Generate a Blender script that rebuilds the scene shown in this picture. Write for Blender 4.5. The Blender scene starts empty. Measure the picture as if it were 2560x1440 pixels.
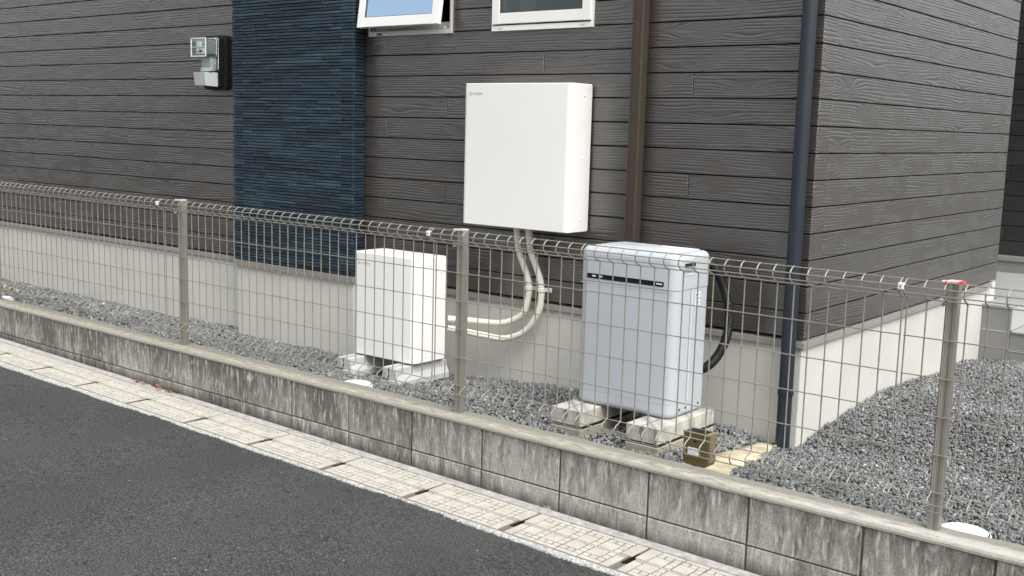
import bpy, bmesh, math, random
import numpy as np
from mathutils import Vector, Matrix
random.seed(7); RS = np.random.RandomState(11)
scene = bpy.context.scene
COL = scene.collection
R = math.radians

# ---------------------------------------------------------------- camera, sky, sun, exposure
cam_d = bpy.data.cameras.new("camera"); cam = bpy.data.objects.new("camera", cam_d); COL.objects.link(cam)
cam.location = (1.92266, -4.40177, 1.20639)
cam.rotation_euler = (1.4251327, -0.0261002, 0.6818747)
cam_d.sensor_width = 36.0; cam_d.lens = 38.4531; cam_d.clip_start = 0.05; cam_d.clip_end = 500
scene.camera = cam

SUN_EL, SUN_AZ = R(54), R(-24)            # azimuth measured from +X, sun stands front right of the house
world = bpy.data.worlds.new("World"); scene.world = world; world.use_nodes = True
wn, wl = world.node_tree.nodes, world.node_tree.links
wn.clear()
sky = wn.new('ShaderNodeTexSky'); sky.sky_type = 'NISHITA'; sky.sun_disc = False
sky.sun_elevation = SUN_EL; sky.sun_rotation = math.pi/2 - SUN_AZ
sky.air_density = 1.0; sky.dust_density = 4.0; sky.ozone_density = 1.0
hs = wn.new('ShaderNodeHueSaturation'); hs.inputs['Saturation'].default_value = 0.20
bg = wn.new('ShaderNodeBackground'); bg.inputs['Strength'].default_value = 0.15
wo = wn.new('ShaderNodeOutputWorld')
wl.new(sky.outputs[0], hs.inputs['Color']); wl.new(hs.outputs[0], bg.inputs['Color']); wl.new(bg.outputs[0], wo.inputs['Surface'])
sd = bpy.data.lights.new("sun", 'SUN'); sd.energy = 1.55; sd.angle = R(45); sd.color = (1.0, 0.97, 0.92)
sun = bpy.data.objects.new("sun", sd); COL.objects.link(sun)
sv = Vector((math.cos(SUN_EL)*math.cos(SUN_AZ), math.cos(SUN_EL)*math.sin(SUN_AZ), math.sin(SUN_EL)))
sun.rotation_euler = sv.to_track_quat('Z', 'Y').to_euler()
scene.view_settings.view_transform = 'Standard'; scene.view_settings.look = 'None'
scene.view_settings.exposure = 0.80; scene.view_settings.gamma = 1.0; scene.view_settings.use_curve_mapping = False
scene.cycles.max_bounces = 6

# ---------------------------------------------------------------- materials
MATS = {}
class NT:
    def __init__(s, name):
        s.m = bpy.data.materials.new(name); s.m.use_nodes = True; s.t = s.m.node_tree; s.n = s.t.nodes; s.l = s.t.links
        s.b = s.n['Principled BSDF']; MATS[name] = s.m
    def add(s, ty, **kw):
        n = s.n.new(ty)
        for k, v in kw.items():
            if k in ('i',):
                for a, b in v.items(): s.put(n.inputs[a], b)
            else: setattr(n, k, v)
        return n
    def put(s, sock, v):
        if isinstance(v, bpy.types.NodeSocket): s.l.new(v, sock)
        elif isinstance(v, bpy.types.Node): s.l.new(v.outputs[0], sock)
        else: sock.default_value = v
    def math(s, op, a, b=0.0, c=None):
        n = s.n.new('ShaderNodeMath'); n.operation = op; s.put(n.inputs[0], a); s.put(n.inputs[1], b)
        if c is not None: s.put(n.inputs[2], c)
        return n.outputs[0]
    def obj(s): return s.add('ShaderNodeTexCoord').outputs['Object']
    def xyz(s, v):
        n = s.add('ShaderNodeSeparateXYZ'); s.put(n.inputs[0], v); return n.outputs
    def comb(s, x, y, z):
        n = s.add('ShaderNodeCombineXYZ'); s.put(n.inputs[0], x); s.put(n.inputs[1], y); s.put(n.inputs[2], z); return n.outputs[0]
    def noise(s, vec, scale, detail=3, rough=0.55, dist=0.0):
        n = s.add('ShaderNodeTexNoise'); s.put(n.inputs['Vector'], vec); n.inputs['Scale'].default_value = scale
        n.inputs['Detail'].default_value = detail; n.inputs['Roughness'].default_value = rough; n.inputs['Distortion'].default_value = dist
        return n.outputs['Fac']
    def ramp(s, fac, stops, interp='LINEAR'):
        n = s.add('ShaderNodeValToRGB'); n.color_ramp.interpolation = interp; e = n.color_ramp.elements
        while len(e) < len(stops): e.new(0.5)
        for q, (p, c) in zip(e, stops):
            q.position = p; q.color = (c, c, c, 1) if not hasattr(c, '__len__') else (*c, 1)
        s.put(n.inputs[0], fac); return n.outputs[0]
    def mix(s, fac, a, b, mode='MIX'):
        n = s.add('ShaderNodeMix', data_type='RGBA', blend_type=mode)
        s.put(n.inputs[0], fac)
        for k, v in ((6, a), (7, b)):
            if isinstance(v, tuple) and len(v) == 3: v = (*v, 1)
            s.put(n.inputs[k], v)
        return n.outputs[2]
    def bump(s, h, strength=0.5, dist=0.002, nrm=None):
        n = s.add('ShaderNodeBump'); s.put(n.inputs['Height'], h); n.inputs['Strength'].default_value = strength
        n.inputs['Distance'].default_value = dist
        if nrm is not None: s.put(n.inputs['Normal'], nrm)
        return n.outputs[0]
    def attr(s, name): return s.add('ShaderNodeAttribute', attribute_name=name).outputs['Fac']
    def out(s, color=None, rough=None, metal=None, normal=None, spec=None, coat=None):
        for k, v in (('Base Color', color), ('Roughness', rough), ('Metallic', metal), ('Normal', normal), ('Specular IOR Level', spec), ('Coat Weight', coat)):
            if v is None: continue
            if isinstance(v, tuple) and len(v) == 3: v = (*v, 1)
            s.put(s.b.inputs[k], v)
        return s.m

def plain(name, col, rough=0.5, metal=0.0, var=0.06, nscale=6.0, bump=0.0, bscale=200.0, spec=0.5, dirt=0.0):
    m = NT(name); o = m.obj()
    n = m.noise(o, nscale, 4)
    f = m.ramp(n, [(0.3, 1.0 - var), (0.7, 1.0 + var*0.4)])
    c = m.mix(1.0, col, f, 'MULTIPLY')
    if dirt > 0:
        x = m.xyz(o); st = m.noise(m.comb(m.math('MULTIPLY', m.math('ADD', x[0], x[1]), 26.0), 0.0, m.math('MULTIPLY', x[2], 2.2)), 1.0, 4)
        c = m.mix(m.math('MULTIPLY', m.ramp(st, [(0.5, 0.0), (0.75, 1.0)]), dirt), c, (0.35*col[0], 0.34*col[1], 0.32*col[2]))
    r = m.ramp(m.noise(o, nscale*3, 3), [(0.3, max(rough-0.07, 0.03)), (0.7, min(rough+0.08, 1))])
    nm = m.bump(m.noise(o, bscale, 3), bump, 0.001) if bump > 0 else None
    return m.out(c, r, metal, nm, spec)

def make_siding(name, base, gstr=0.55, rough=0.5):
    m = NT(name); m.b.inputs['Coat Roughness'].default_value = 0.30; m.b.inputs['Coat IOR'].default_value = 1.75; o = m.obj(); x = m.xyz(o); rnd = m.attr('rnd')
    u = m.math('ADD', x[0], x[1]); off = m.math('MULTIPLY', rnd, 31.7)
    zz = m.math('ADD', x[2], m.math('MULTIPLY', rnd, 3.1))
    kn = m.add('ShaderNodeTexVoronoi', feature='F1', distance='EUCLIDEAN'); m.put(kn.inputs['Vector'], m.comb(m.math('ADD', m.math('MULTIPLY', u, 1.9), off), off, m.math('MULTIPLY', zz, 10.0))); kn.inputs['Scale'].default_value = 1.0
    kk = m.math('POWER', m.math('MAXIMUM', m.math('SUBTRACT', 1.0, m.math('MULTIPLY', kn.outputs['Distance'], 2.6)), 0.0), 1.6)
    zz2 = m.math('ADD', zz, m.math('MULTIPLY', kk, 0.040))
    vec = m.comb(m.math('ADD', m.math('MULTIPLY', u, 0.10), off), off, zz2)
    w = m.add('ShaderNodeTexWave', wave_type='BANDS', bands_direction='Z', wave_profile='SIN')
    m.put(w.inputs['Vector'], vec); w.inputs['Scale'].default_value = 22.0; w.inputs['Distortion'].default_value = 13.0
    w.inputs['Detail'].default_value = 1.2; w.inputs['Detail Scale'].default_value = 0.5; w.inputs['Detail Roughness'].default_value = 0.5
    g = m.ramp(w.outputs['Fac'], [(0.0, 0.0), (0.35, 0.85), (1.0, 1.0)])
    # wandering plain patches in the embossing
    mask = m.ramp(m.noise(m.comb(m.math('ADD', m.math('MULTIPLY', u, 5.0), off), off, m.math('MULTIPLY', zz, 11.0)), 1.0, 3), [(0.42, 0.12), (0.58, 1.0)])
    fine = m.noise(m.comb(m.math('MULTIPLY', u, 9.0), off, m.math('MULTIPLY', zz, 330.0)), 1.0, 2)
    h = m.math('ADD', m.math('MULTIPLY', g, mask), m.math('MULTIPLY', fine, 0.25))
    big = m.noise(m.comb(m.math('ADD', m.math('MULTIPLY', u, 2.0), off), off, m.math('MULTIPLY', zz, 9.0)), 1.0, 4)
    f = m.ramp(big, [(0.3, 0.90), (0.7, 1.07)])
    c = m.mix(1.0, base, f, 'MULTIPLY')
    c = m.mix(m.math('MULTIPLY', m.math('SUBTRACT', 1.0, g), m.math('MULTIPLY', mask, 0.25)), c, (base[0]*.45, base[1]*.45, base[2]*.47))
    # a few pale scuffs
    sc = m.ramp(m.noise(m.comb(m.math('MULTIPLY', u, 1.0), 3.0, m.math('MULTIPLY', x[2], 0.75)), 13.0, 5, 0.7), [(0.735, 0.0), (0.78, 1.0)])
    c = m.mix(m.math('MULTIPLY', sc, 0.30), c, (0.32, 0.31, 0.30))
    r = m.ramp(big, [(0.3, rough-0.05), (0.7, rough+0.07)])
    nb_ = m.bump(h, gstr, 0.0018); m.put(m.b.inputs['Coat Normal'], nb_)
    return m.out(c, r, 0.0, nb_, 0.8, 0.9 if base[0] > 0.03 else 0.0)

make_siding('siding_dark', (0.043, 0.0362, 0.0305), 0.7, 0.36)
make_siding('siding_black', (0.016, 0.0155, 0.0155), 0.3, 0.5)

def make_tile():
    m = NT('blue_tile'); o = m.obj(); x = m.xyz(o); rnd = m.attr('rnd')
    c = m.ramp(rnd, [(0.0, (0.007, 0.014, 0.024)), (0.5, (0.014, 0.030, 0.046)), (1.0, (0.040, 0.068, 0.086))])
    st = m.noise(m.comb(m.math('MULTIPLY', m.math('ADD', x[0], x[1]), 7.0), rnd, m.math('MULTIPLY', x[2], 90.0)), 1.0, 5, 0.65)
    c = m.mix(m.ramp(st, [(0.47, 0.0), (0.78, 0.5)]), c, (0.075, 0.105, 0.125))
    c = m.mix(m.ramp(st, [(0.25, 0.5), (0.45, 0.0)]), c, (0.006, 0.010, 0.020))
    return m.out(c, 0.55, 0.0, m.bump(st, 0.5, 0.003), 0.4)
make_tile()

def make_stucco():
    m = NT('stucco'); o = m.obj()
    n1 = m.noise(o, 4.0, 5); n2 = m.noise(o, 160.0, 4, 0.6); n3 = m.noise(o, 45.0, 3)
    x = m.xyz(o)
    c = m.mix(1.0, (0.53, 0.525, 0.485), m.ramp(n1, [(0.3, 0.92), (0.7, 1.03)]), 'MULTIPLY')
    low = m.math('SUBTRACT', x[2], m.math('MULTIPLY', n1, 0.16))
    c = m.mix(m.math('MULTIPLY', m.ramp(low, [(0.0, 1.0), (0.04, 0.0)]), 0.0), c, (0.3, 0.28, 0.24))
    h = m.math('ADD', n2, m.math('MULTIPLY', n3, 0.8))
    return m.out(c, 0.75, 0.0, m.bump(h, 0.45, 0.003), 0.3)
make_stucco()

def make_blockwall():
    m = NT('block_concrete'); o = m.obj(); x = m.xyz(o); rnd = m.attr('rnd')
    fine = m.noise(o, 210.0, 4, 0.65); med = m.noise(m.comb(x[0], x[1], m.math('MULTIPLY', x[2], 0.35)), 55.0, 4, 0.6)
    c = m.mix(m.ramp(rnd, [(0, 0.0), (1, 1.0)]), (0.275, 0.272, 0.25), (0.385, 0.378, 0.34))
    c = m.mix(1.0, c, m.ramp(fine, [(0.30, 0.62), (0.70, 1.35)]), 'MULTIPLY')
    # run-off streaks: long vertical noise, denser under the cap
    vec = m.comb(m.math('MULTIPLY', x[0], 27.0), m.math('MULTIPLY', rnd, 9.0), m.math('MULTIPLY', x[2], 5.0))
    s1 = m.noise(vec, 1.0, 4, 0.6)
    vec2 = m.comb(m.math('MULTIPLY', x[0], 110.0), 4.0, m.math('MULTIPLY', x[2], 30.0))
    s2 = m.noise(vec2, 1.0, 3, 0.6)
    patch = m.noise(m.comb(m.math('MULTIPLY', x[0], 3.3), 1.0, m.math('MULTIPLY', x[2], 2.0)), 1.0, 3)
    top = m.ramp(m.math('MULTIPLY', x[2], -1.0), [(0.0, 0.15), (0.06, 0.07), (0.17, -0.03)])
    left = m.ramp(m.math('MULTIPLY_ADD', x[0], -0.12, 0.0), [(0.08, 0.0), (0.5, 0.075)])
    k = m.math('ADD', m.math('ADD', m.math('MULTIPLY', s1, 0.58), m.math('MULTIPLY', s2, 0.34)), m.math('ADD', m.math('ADD', top, left), m.math('MULTIPLY', patch, 0.45)))
    c = m.mix(m.ramp(k, [(0.64, 0.0), (0.86, 0.82)]), c, (0.072, 0.066, 0.052))
    warm = m.ramp(m.noise(m.comb(m.math('MULTIPLY', x[0], 60.0), 7.0, m.math('MULTIPLY', x[2], 12.0)), 1.0, 3), [(0.54, 0.0), (0.68, 0.7)])
    c = m.mix(warm, c, (0.52, 0.51, 0.45))
    # grime band along the foot of the wall
    foot = m.math('ADD', m.math('MULTIPLY', x[2], -1.0), m.math('MULTIPLY', m.noise(m.comb(m.math('MULTIPLY', x[0], 16.0), 2.0, 0.0), 1.0, 4), 0.10))
    foot = m.math('ADD', foot, m.math('MULTIPLY', x[0], -0.0109))
    c = m.mix(m.ramp(foot, [(0.272, 0.0), (0.325, 0.85)]), c, (0.045, 0.043, 0.038))
    # white lime bloom patches
    bl = m.ramp(m.noise(m.comb(m.math('MULTIPLY', x[0], 7.0), 12.0, m.math('MULTIPLY', x[2], 9.0)), 1.0, 3), [(0.66, 0.0), (0.76, 0.8)])
    c = m.mix(bl, c, (0.55, 0.55, 0.52))
    h = m.math('ADD', fine, m.math('MULTIPLY', med, 0.8))
    return m.out(c, 0.85, 0.0, m.bump(h, 0.55, 0.003), 0.25)
make_blockwall()

def make_cap():
    m = NT('mortar_cap'); o = m.obj(); x = m.xyz(o)
    n = m.noise(m.comb(m.math('MULTIPLY', x[0], 0.45), x[1], x[2]), 38.0, 6, 0.7); f = m.noise(o, 260.0, 3)
    c = m.ramp(n, [(0.32, (0.22, 0.205, 0.17)), (0.47, (0.36, 0.34, 0.285)), (0.62, (0.47, 0.445, 0.385)), (0.74, (0.70, 0.69, 0.64))])
    # whiter, fresher mortar towards the right end
    c = m.mix(m.ramp(m.math('MULTIPLY_ADD', x[0], 0.25, m.math('MULTIPLY', n, 0.9)), [(0.42, 0.0), (0.66, 0.5)]), c, (0.66, 0.65, 0.61))
    edge = m.math('ADD', m.math('ABSOLUTE', m.math('ADD', x[1], 1.052)), m.math('MULTIPLY', m.math('SUBTRACT', n, 0.5), 0.05))
    c = m.mix(m.ramp(m.math('MULTIPLY', edge, 10.0), [(0.22, 0.0), (0.42, 0.85)]), c, (0.27, 0.26, 0.225))
    sp = m.ramp(f, [(0.3, 0.75), (0.6, 1.05)])
    c = m.mix(1.0, c, sp, 'MULTIPLY')
    return m.out(c, 0.85, 0.0, m.bump(m.math('ADD', n, f), 0.6, 0.004), 0.25)
make_cap()

def make_cover():
    m = NT('cover_concrete'); o = m.obj(); rnd = m.attr('rnd'); x = m.xyz(o)
    wv = m.comb(m.math('ADD', x[0], m.math('MULTIPLY', m.add('ShaderNodeObjectInfo').outputs['Random'], 40.0)), x[1], x[2])
    n = m.noise(wv, 16.0, 5, 0.65); f = m.noise(wv, 180.0, 4, 0.7)
    c = m.ramp(n, [(0.25, (0.37, 0.345, 0.30)), (0.5, (0.45, 0.43, 0.385)), (0.75, (0.53, 0.515, 0.475))])
    c = m.mix(m.ramp(f, [(0.60, 0.0), (0.75, 0.7)]), c, (0.30, 0.27, 0.22))
    c = m.mix(m.math('MULTIPLY', m.math('SUBTRACT', 1.0, rnd), 1.05), c, (0.10, 0.085, 0.066))   # recesses of the pattern coloured dark in place of relief shade
    c = m.mix(m.ramp(m.math('MULTIPLY', x[2], -1.0), [(0.006, 0.0), (0.010, 1.0)]), c, (0.020, 0.018, 0.016))  # slot sides painted near black for the shade inside the slots
    return m.out(c, 0.85, 0.0, m.bump(f, 0.5, 0.002), 0.25)
make_cover()

def make_mortar_edge():
    m = NT('rough_mortar'); o = m.obj()
    n = m.noise(o, 90.0, 6, 0.75); g = m.noise(o, 22.0, 4)
    c = m.ramp(n, [(0.36, (0.12, 0.125, 0.13)), (0.45, (0.36, 0.36, 0.35)), (0.56, (0.56, 0.55, 0.53)), (0.7, (0.70, 0.69, 0.66))])
    c = m.mix(m.ramp(g, [(0.5, 0.0), (0.7, 0.6)]), c, (0.30, 0.30, 0.31))
    return m.out(c, 0.9, 0.0, m.bump(n, 0.9, 0.006), 0.2)
make_mortar_edge()
def make_gutter():
    m = NT('gutter_concrete'); o = m.obj()
    n = m.noise(o, 30.0, 5, 0.65); g = m.noise(o, 240.0, 4)
    c = m.ramp(n, [(0.3, (0.27, 0.26, 0.25)), (0.55, (0.40, 0.385, 0.37)), (0.75, (0.54, 0.53, 0.51))])
    c = m.mix(m.ramp(g, [(0.6, 0.0), (0.72, 0.6)]), c, (0.14, 0.13, 0.12))
    return m.out(c, 0.9, 0.0, m.bump(g, 0.5, 0.003), 0.2)
make_gutter()

def make_asphalt():
    m = NT('asphalt'); o = m.obj()
    big = m.noise(o, 0.9, 4, 0.6); med = m.noise(o, 34.0, 5, 0.7)
    v = m.add('ShaderNodeTexVoronoi', feature='F1'); m.put(v.inputs['Vector'], o); v.inputs['Scale'].default_value = 150.0
    c = m.ramp(m.noise(o, 135.0, 3, 0.6), [(0.34, (0.015, 0.0155, 0.0155)), (0.5, (0.045, 0.046, 0.046)), (0.66, (0.105, 0.106, 0.104))])
    c = m.mix(1.0, c, m.ramp(big, [(0.3, 0.80), (0.7, 1.22)]), 'MULTIPLY')
    cr = m.ramp(m.noise(o, 23.0, 6, 0.78, 0.6), [(0.33, 0.9), (0.40, 0.0)])
    c = m.mix(cr, c, (0.012, 0.012, 0.013))
    wn_ = m.add('ShaderNodeTexVoronoi', feature='F1'); m.put(wn_.inputs['Vector'], o); wn_.inputs['Scale'].default_value = 26.0
    rc = m.xyz(wn_.outputs['Color'])
    dot = m.math('MULTIPLY', m.math('LESS_THAN', wn_.outputs['Distance'], 0.085), m.math('GREATER_THAN', rc[0], 0.93))
    c = m.mix(dot, c, (0.42, 0.41, 0.38))
    h = m.math('ADD', m.math('MULTIPLY', v.outputs['Distance'], -0.7), m.math('ADD', med, m.math('MULTIPLY', cr, -1.2)))
    return m.out(c, 0.7, 0.0, m.bump(h, 0.8, 0.006), 0.4)
make_asphalt()

def make_gravel():
    m = NT('gravel_stone'); o = m.obj(); rnd = m.attr('rnd')
    c = m.ramp(rnd, [(0.0, (0.105, 0.110, 0.113)), (0.4, (0.165, 0.171, 0.172)), (0.75, (0.23, 0.236, 0.233)), (0.92, (0.37, 0.375, 0.36)), (1.0, (0.60, 0.60, 0.56))])
    c = m.mix(1.0, c, m.ramp(m.noise(o, 2.2, 4, 0.6), [(0.35, 0.8), (0.65, 1.2)]), 'MULTIPLY')
    c = m.mix(1.0, c, m.ramp(m.noise(o, 130.0, 4, 0.7), [(0.3, 0.85), (0.7, 1.1)]), 'MULTIPLY')
    return m.out(c, 0.8, 0.0, m.bump(m.noise(o, 260.0, 3), 0.5, 0.002), 0.3)
make_gravel()
def make_slabmat():
    m = NT('yellowed_mortar'); o = m.obj(); n = m.noise(o, 9.0, 5, 0.6); f = m.noise(o, 90.0, 4)
    c = m.ramp(n, [(0.3, (0.34, 0.30, 0.20)), (0.55, (0.52, 0.46, 0.33)), (0.75, (0.66, 0.61, 0.49))])
    c = m.mix(1.0, c, m.ramp(f, [(0.3, 0.85), (0.7, 1.08)]), 'MULTIPLY')
    return m.out(c, 0.9, 0.0, m.bump(f, 0.5, 0.004), 0.2)
make_slabmat()

plain('joint_dark', (0.085, 0.078, 0.062), 0.95, 0, 0.6, 26, 0.8, 120)
plain('soil', (0.10, 0.10, 0.095), 0.95, 0, 0.2, 20)
plain('white_paint', (0.78, 0.78, 0.75), 0.42, 0, 0.02, 3, 0.05, 500)
plain('silver_paint', (0.43, 0.46, 0.495), 0.36, 0.0, 0.02, 4)
plain('silver_light', (0.52, 0.56, 0.59), 0.38, 0.0, 0.02, 4)
plain('black_gloss', (0.008, 0.008, 0.010), 0.2)
plain('black_plastic', (0.009, 0.011, 0.012), 0.5, 0, 0.2, 20, spec=0.25)
plain('black_rubber', (0.008, 0.009, 0.011), 0.42, 0, 0.2, 30, spec=0.35)
plain('dark_gap', (0.006, 0.006, 0.006), 0.9)
plain('trim_taupe', (0.235, 0.220, 0.200), 0.5, 0, 0.08, 4)
plain('pipe_navy', (0.016, 0.022, 0.032), 0.38, 0, 0.12, 3)
plain('pipe_brown', (0.052, 0.040, 0.029), 0.4, 0.1, 0.12, 3)
plain('fence_paint', (0.265, 0.245, 0.205), 0.42, 0.15, 0.08, 12, 0.1, 300, dirt=0.25)
plain('post_paint', (0.225, 0.212, 0.182), 0.42, 0.15, 0.08, 6, 0.1, 300, dirt=0.2)
plain('fence_cap', (0.50, 0.47, 0.41), 0.5, 0, 0.1, 30)
plain('clip_plastic', (0.62, 0.64, 0.67), 0.4)
plain('steel', (0.55, 0.55, 0.53), 0.3, 0.9, 0.1, 40)
plain('sash_white', (0.78, 0.775, 0.745), 0.4, 0, 0.04, 5)
plain('frame_alu', (0.58, 0.575, 0.54), 0.38, 0.2, 0.06, 5)
plain('frame_dark', (0.10, 0.10, 0.09), 0.45, 0.3)
plain('conduit', (0.72, 0.675, 0.585), 0.6, 0, 0.14, 18, 0.3, 160, dirt=0.12)
plain('clamp_cream', (0.70, 0.68, 0.60), 0.5)
plain('foot_resin', (0.46, 0.47, 0.47), 0.65, 0, 0.06, 10, 0.3, 200)
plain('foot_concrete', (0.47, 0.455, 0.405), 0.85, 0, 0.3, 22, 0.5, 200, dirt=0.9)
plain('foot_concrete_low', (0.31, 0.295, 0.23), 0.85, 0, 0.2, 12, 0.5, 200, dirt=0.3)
plain('lid_white', (0.80, 0.84, 0.86), 0.35, 0, 0.04, 14)
plain('olive_plastic', (0.088, 0.070, 0.028), 0.42, 0, 0.08, 20)
plain('olive_light', (0.25, 0.21, 0.12), 0.45)
plain('sticker', (0.72, 0.74, 0.78), 0.5, 0, 0.03, 60)
plain('ink', (0.16, 0.17, 0.18), 0.6)
plain('logo_grey', (0.42, 0.44, 0.45), 0.5)
plain('meter_grey', (0.36, 0.39, 0.37), 0.5, 0, 0.05, 12)
plain('terminal_pale', (0.50, 0.53, 0.53), 0.4)
plain('meter_side', (0.25, 0.28, 0.28), 0.5, 0, 0.05, 12)
plain('red_plastic', (0.75, 0.03, 0.06), 0.35)
plain('porch_grey', (0.22, 0.22, 0.21), 0.7, 0, 0.1, 6, 0.3, 200)
plain('porch_tile', (0.29, 0.30, 0.295), 0.6, 0, 0.08, 5, 0.2, 200)
plain('porch_side', (0.38, 0.39, 0.39), 0.6, 0, 0.06, 5, 0.2, 200)
plain('grout', (0.50, 0.50, 0.48), 0.8)
plain('leaf_brown', (0.19, 0.09, 0.05), 0.7, 0, 0.3, 80)
plain('twig_brown', (0.20, 0.15, 0.10), 0.8)
plain('curtain', (0.34, 0.40, 0.35), 0.8)
plain('room_dark', (0.02, 0.025, 0.024), 0.8)
plain('roof_dark', (0.06, 0.06, 0.06), 0.7)
def glass(name, tint, alpha_mix, rough=0.02):
    m = NT(name); n = m.n; n.remove(m.b)
    tr = m.add('ShaderNodeBsdfTransparent'); tr.inputs[0].default_value = (*tint, 1)
    gl = m.add('ShaderNodeBsdfGlossy'); gl.inputs['Roughness'].default_value = rough; gl.inputs['Color'].default_value = (0.9, 0.95, 1.0, 1)
    fr = m.add('ShaderNodeLayerWeight'); fr.inputs['Blend'].default_value = alpha_mix
    mx = m.add('ShaderNodeMixShader'); m.l.new(fr.outputs['Facing'], mx.inputs[0]); m.l.new(tr.outputs[0], mx.inputs[1]); m.l.new(gl.outputs[0], mx.inputs[2])
    m.l.new(mx.outputs[0], n['Material Output'].inputs['Surface']); return m.m
glass('window_glass', (0.45, 0.55, 0.52), 0.22)
glass('clear_cover', (0.92, 0.95, 0.94), 0.30, 0.12)
def mirror_glass():
    m = NT('sky_tinted_glass'); 
    return m.out((0.45, 0.62, 0.82), 0.04, 0.95, None, 0.5)  # blue of the reflected sky is put into the pane's own colour
mirror_glass()

# ---------------------------------------------------------------- mesh helpers
class MB:
    def __init__(s): s.v = []; s.f = []; s.r = []; s.sm = []
    def add(s, vs, fs, rnd=0.5, smooth=False):
        o = len(s.v); s.v += [tuple(v) for v in vs]; s.f += [tuple(i+o for i in f) for f in fs]; s.r += [rnd]*len(vs); s.sm += [smooth]*len(fs); return s
    def box(s, x0, x1, y0, y1, z0, z1, rnd=0.5):
        v = [(x0,y0,z0),(x1,y0,z0),(x1,y1,z0),(x0,y1,z0),(x0,y0,z1),(x1,y0,z1),(x1,y1,z1),(x0,y1,z1)]
        return s.add(v, [(3,2,1,0),(4,5,6,7),(0,1,5,4),(1,2,6,5),(2,3,7,6),(3,0,4,7)], rnd)
    def panel(s, o, u, w, n, lu, lw, th, ch, rnd=0.5):
        """chamfered slab: origin o (back corner), unit vectors u, w, outward n; thickness th, chamfer ch"""
        o, u, w, n = map(Vector, (o, u, w, n))
        P = lambda a, b, c: o + u*a + w*b + n*c
        v = [P(0,0,0),P(lu,0,0),P(lu,lw,0),P(0,lw,0),
             P(0,0,th-ch),P(lu,0,th-ch),P(lu,lw,th-ch),P(0,lw,th-ch),
             P(ch,ch,th),P(lu-ch,ch,th),P(lu-ch,lw-ch,th),P(ch,lw-ch,th)]
        f = [(8,9,10,11)]
        for i in range(4):
            j = (i+1) % 4; f += [(i,j,4+j,4+i),(4+i,4+j,8+j,8+i)]
        if u.cross(w).dot(n) < 0: f = [tuple(reversed(q)) for q in f]
        return s.add(v, f, rnd)
    def tube(s, pts, rad, n=8, rnd=0.5, closed=False, smooth=True, caps=True):
        pts = [Vector(p) for p in pts]; rr = rad if hasattr(rad, '__len__') else [rad]*len(pts)
        vs, fs = [], []; up = None
        for i, p in enumerate(pts):
            t = (pts[min(i+1, len(pts)-1)] - pts[max(i-1, 0)]).normalized()
            if up is None:
                up = Vector((0,0,1)) if abs(t.z) < 0.9 else Vector((0,1,0))
            a = (up - t*up.dot(t)); a = a.normalized() if a.length > 1e-5 else t.orthogonal().normalized()
            up = a; b = t.cross(a)
            for k in range(n):
                th = 2*math.pi*k/n; vs.append(p + (a*math.cos(th) + b*math.sin(th))*rr[i])
        for i in range(len(pts)-1):
            for k in range(n):
                q = (k+1) % n; fs.append((i*n+k, (i+1)*n+k, (i+1)*n+q, i*n+q))
        if caps: fs += [tuple(range(n)), tuple(reversed(range((len(pts)-1)*n, len(pts)*n)))]
        return s.add(vs, fs, rnd, smooth)
    def ring_loft(s, rings, rnd=0.5, smooth=True, cap=True):
        n = len(rings[0]); vs = [p for r in rings for p in r]; fs = []
        for i in range(len(rings)-1):
            for k in range(n):
                q = (k+1) % n; fs.append((i*n+k, i*n+q, (i+1)*n+q, (i+1)*n+k))
        if cap: fs += [tuple(reversed(range(n))), tuple(range((len(rings)-1)*n, len(rings)*n))]
        return s.add(vs, fs, rnd, smooth)
    def build(s, name, mat, parent=None, bevel=0.0, seg=2, sharp=True, bang=30, loc=None):
        me = bpy.data.meshes.new(name); me.from_pydata(s.v, [], s.f); me.update()
        at = me.attributes.new('rnd', 'FLOAT', 'POINT'); at.data.foreach_set('value', np.array(s.r, dtype=np.float32))
        me.polygons.foreach_set('use_smooth', s.sm)
        o = bpy.data.objects.new(name, me); COL.objects.link(o); me.materials.append(MATS[mat])
        if any(s.sm) and sharp: me.set_sharp_from_angle(angle=R(40))
        if parent is not None: o.parent = parent
        if loc is not None: o.location = loc
        if bevel > 0:
            b = o.modifiers.new('bevel', 'BEVEL'); b.width = bevel; b.segments = seg; b.limit_method = 'ANGLE'; b.angle_limit = R(bang); b.harden_normals = False
        return o
def rrect(x0, x1, y0, y1, r, z, n=6):
    """rounded rectangle ring, counter-clockwise; r is a radius or four radii (x0y0, x1y0, x1y1, x0y1)"""
    rs = r if hasattr(r, '__len__') else (r,)*4; pts = []
    for (cx, cy, a0), q in zip(((x0,y0,180),(x1,y0,270),(x1,y1,0),(x0,y1,90)), rs):
        q = max(q, 1e-4); ox = cx + (q if cx == x0 else -q); oy = cy + (q if cy == y0 else -q)
        for i in range(n+1):
            a = R(a0 + 90*i/n); pts.append((ox + q*math.cos(a), oy + q*math.sin(a), z))
    return pts
def rloft(x0, x1, y0, y1, r, secs):
    return [rrect(x0+i, x1-i, y0+i, y1-i, [max(q-i, 0.0005) for q in (r if hasattr(r, '__len__') else (r,)*4)], z) for z, i in secs]
def arc_secs(z0, z1, rb, rt, n=5):
    s = []
    if rb > 0: s += [(z0 + rb*(1-math.cos(R(90*i/n))), rb*(1-math.sin(R(90*i/n)))) for i in range(n+1)] + [(z0+rb+0.0025, 0)]
    else: s += [(z0, 0)]
    if rt > 0: s += [(z1-rt-0.0025, 0)] + [(z1 - rt*(1-math.sin(R(90*i/n))), rt*(1-math.cos(R(90*i/n)))) for i in range(n+1)]
    else: s += [(z1, 0)]
    return s
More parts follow.
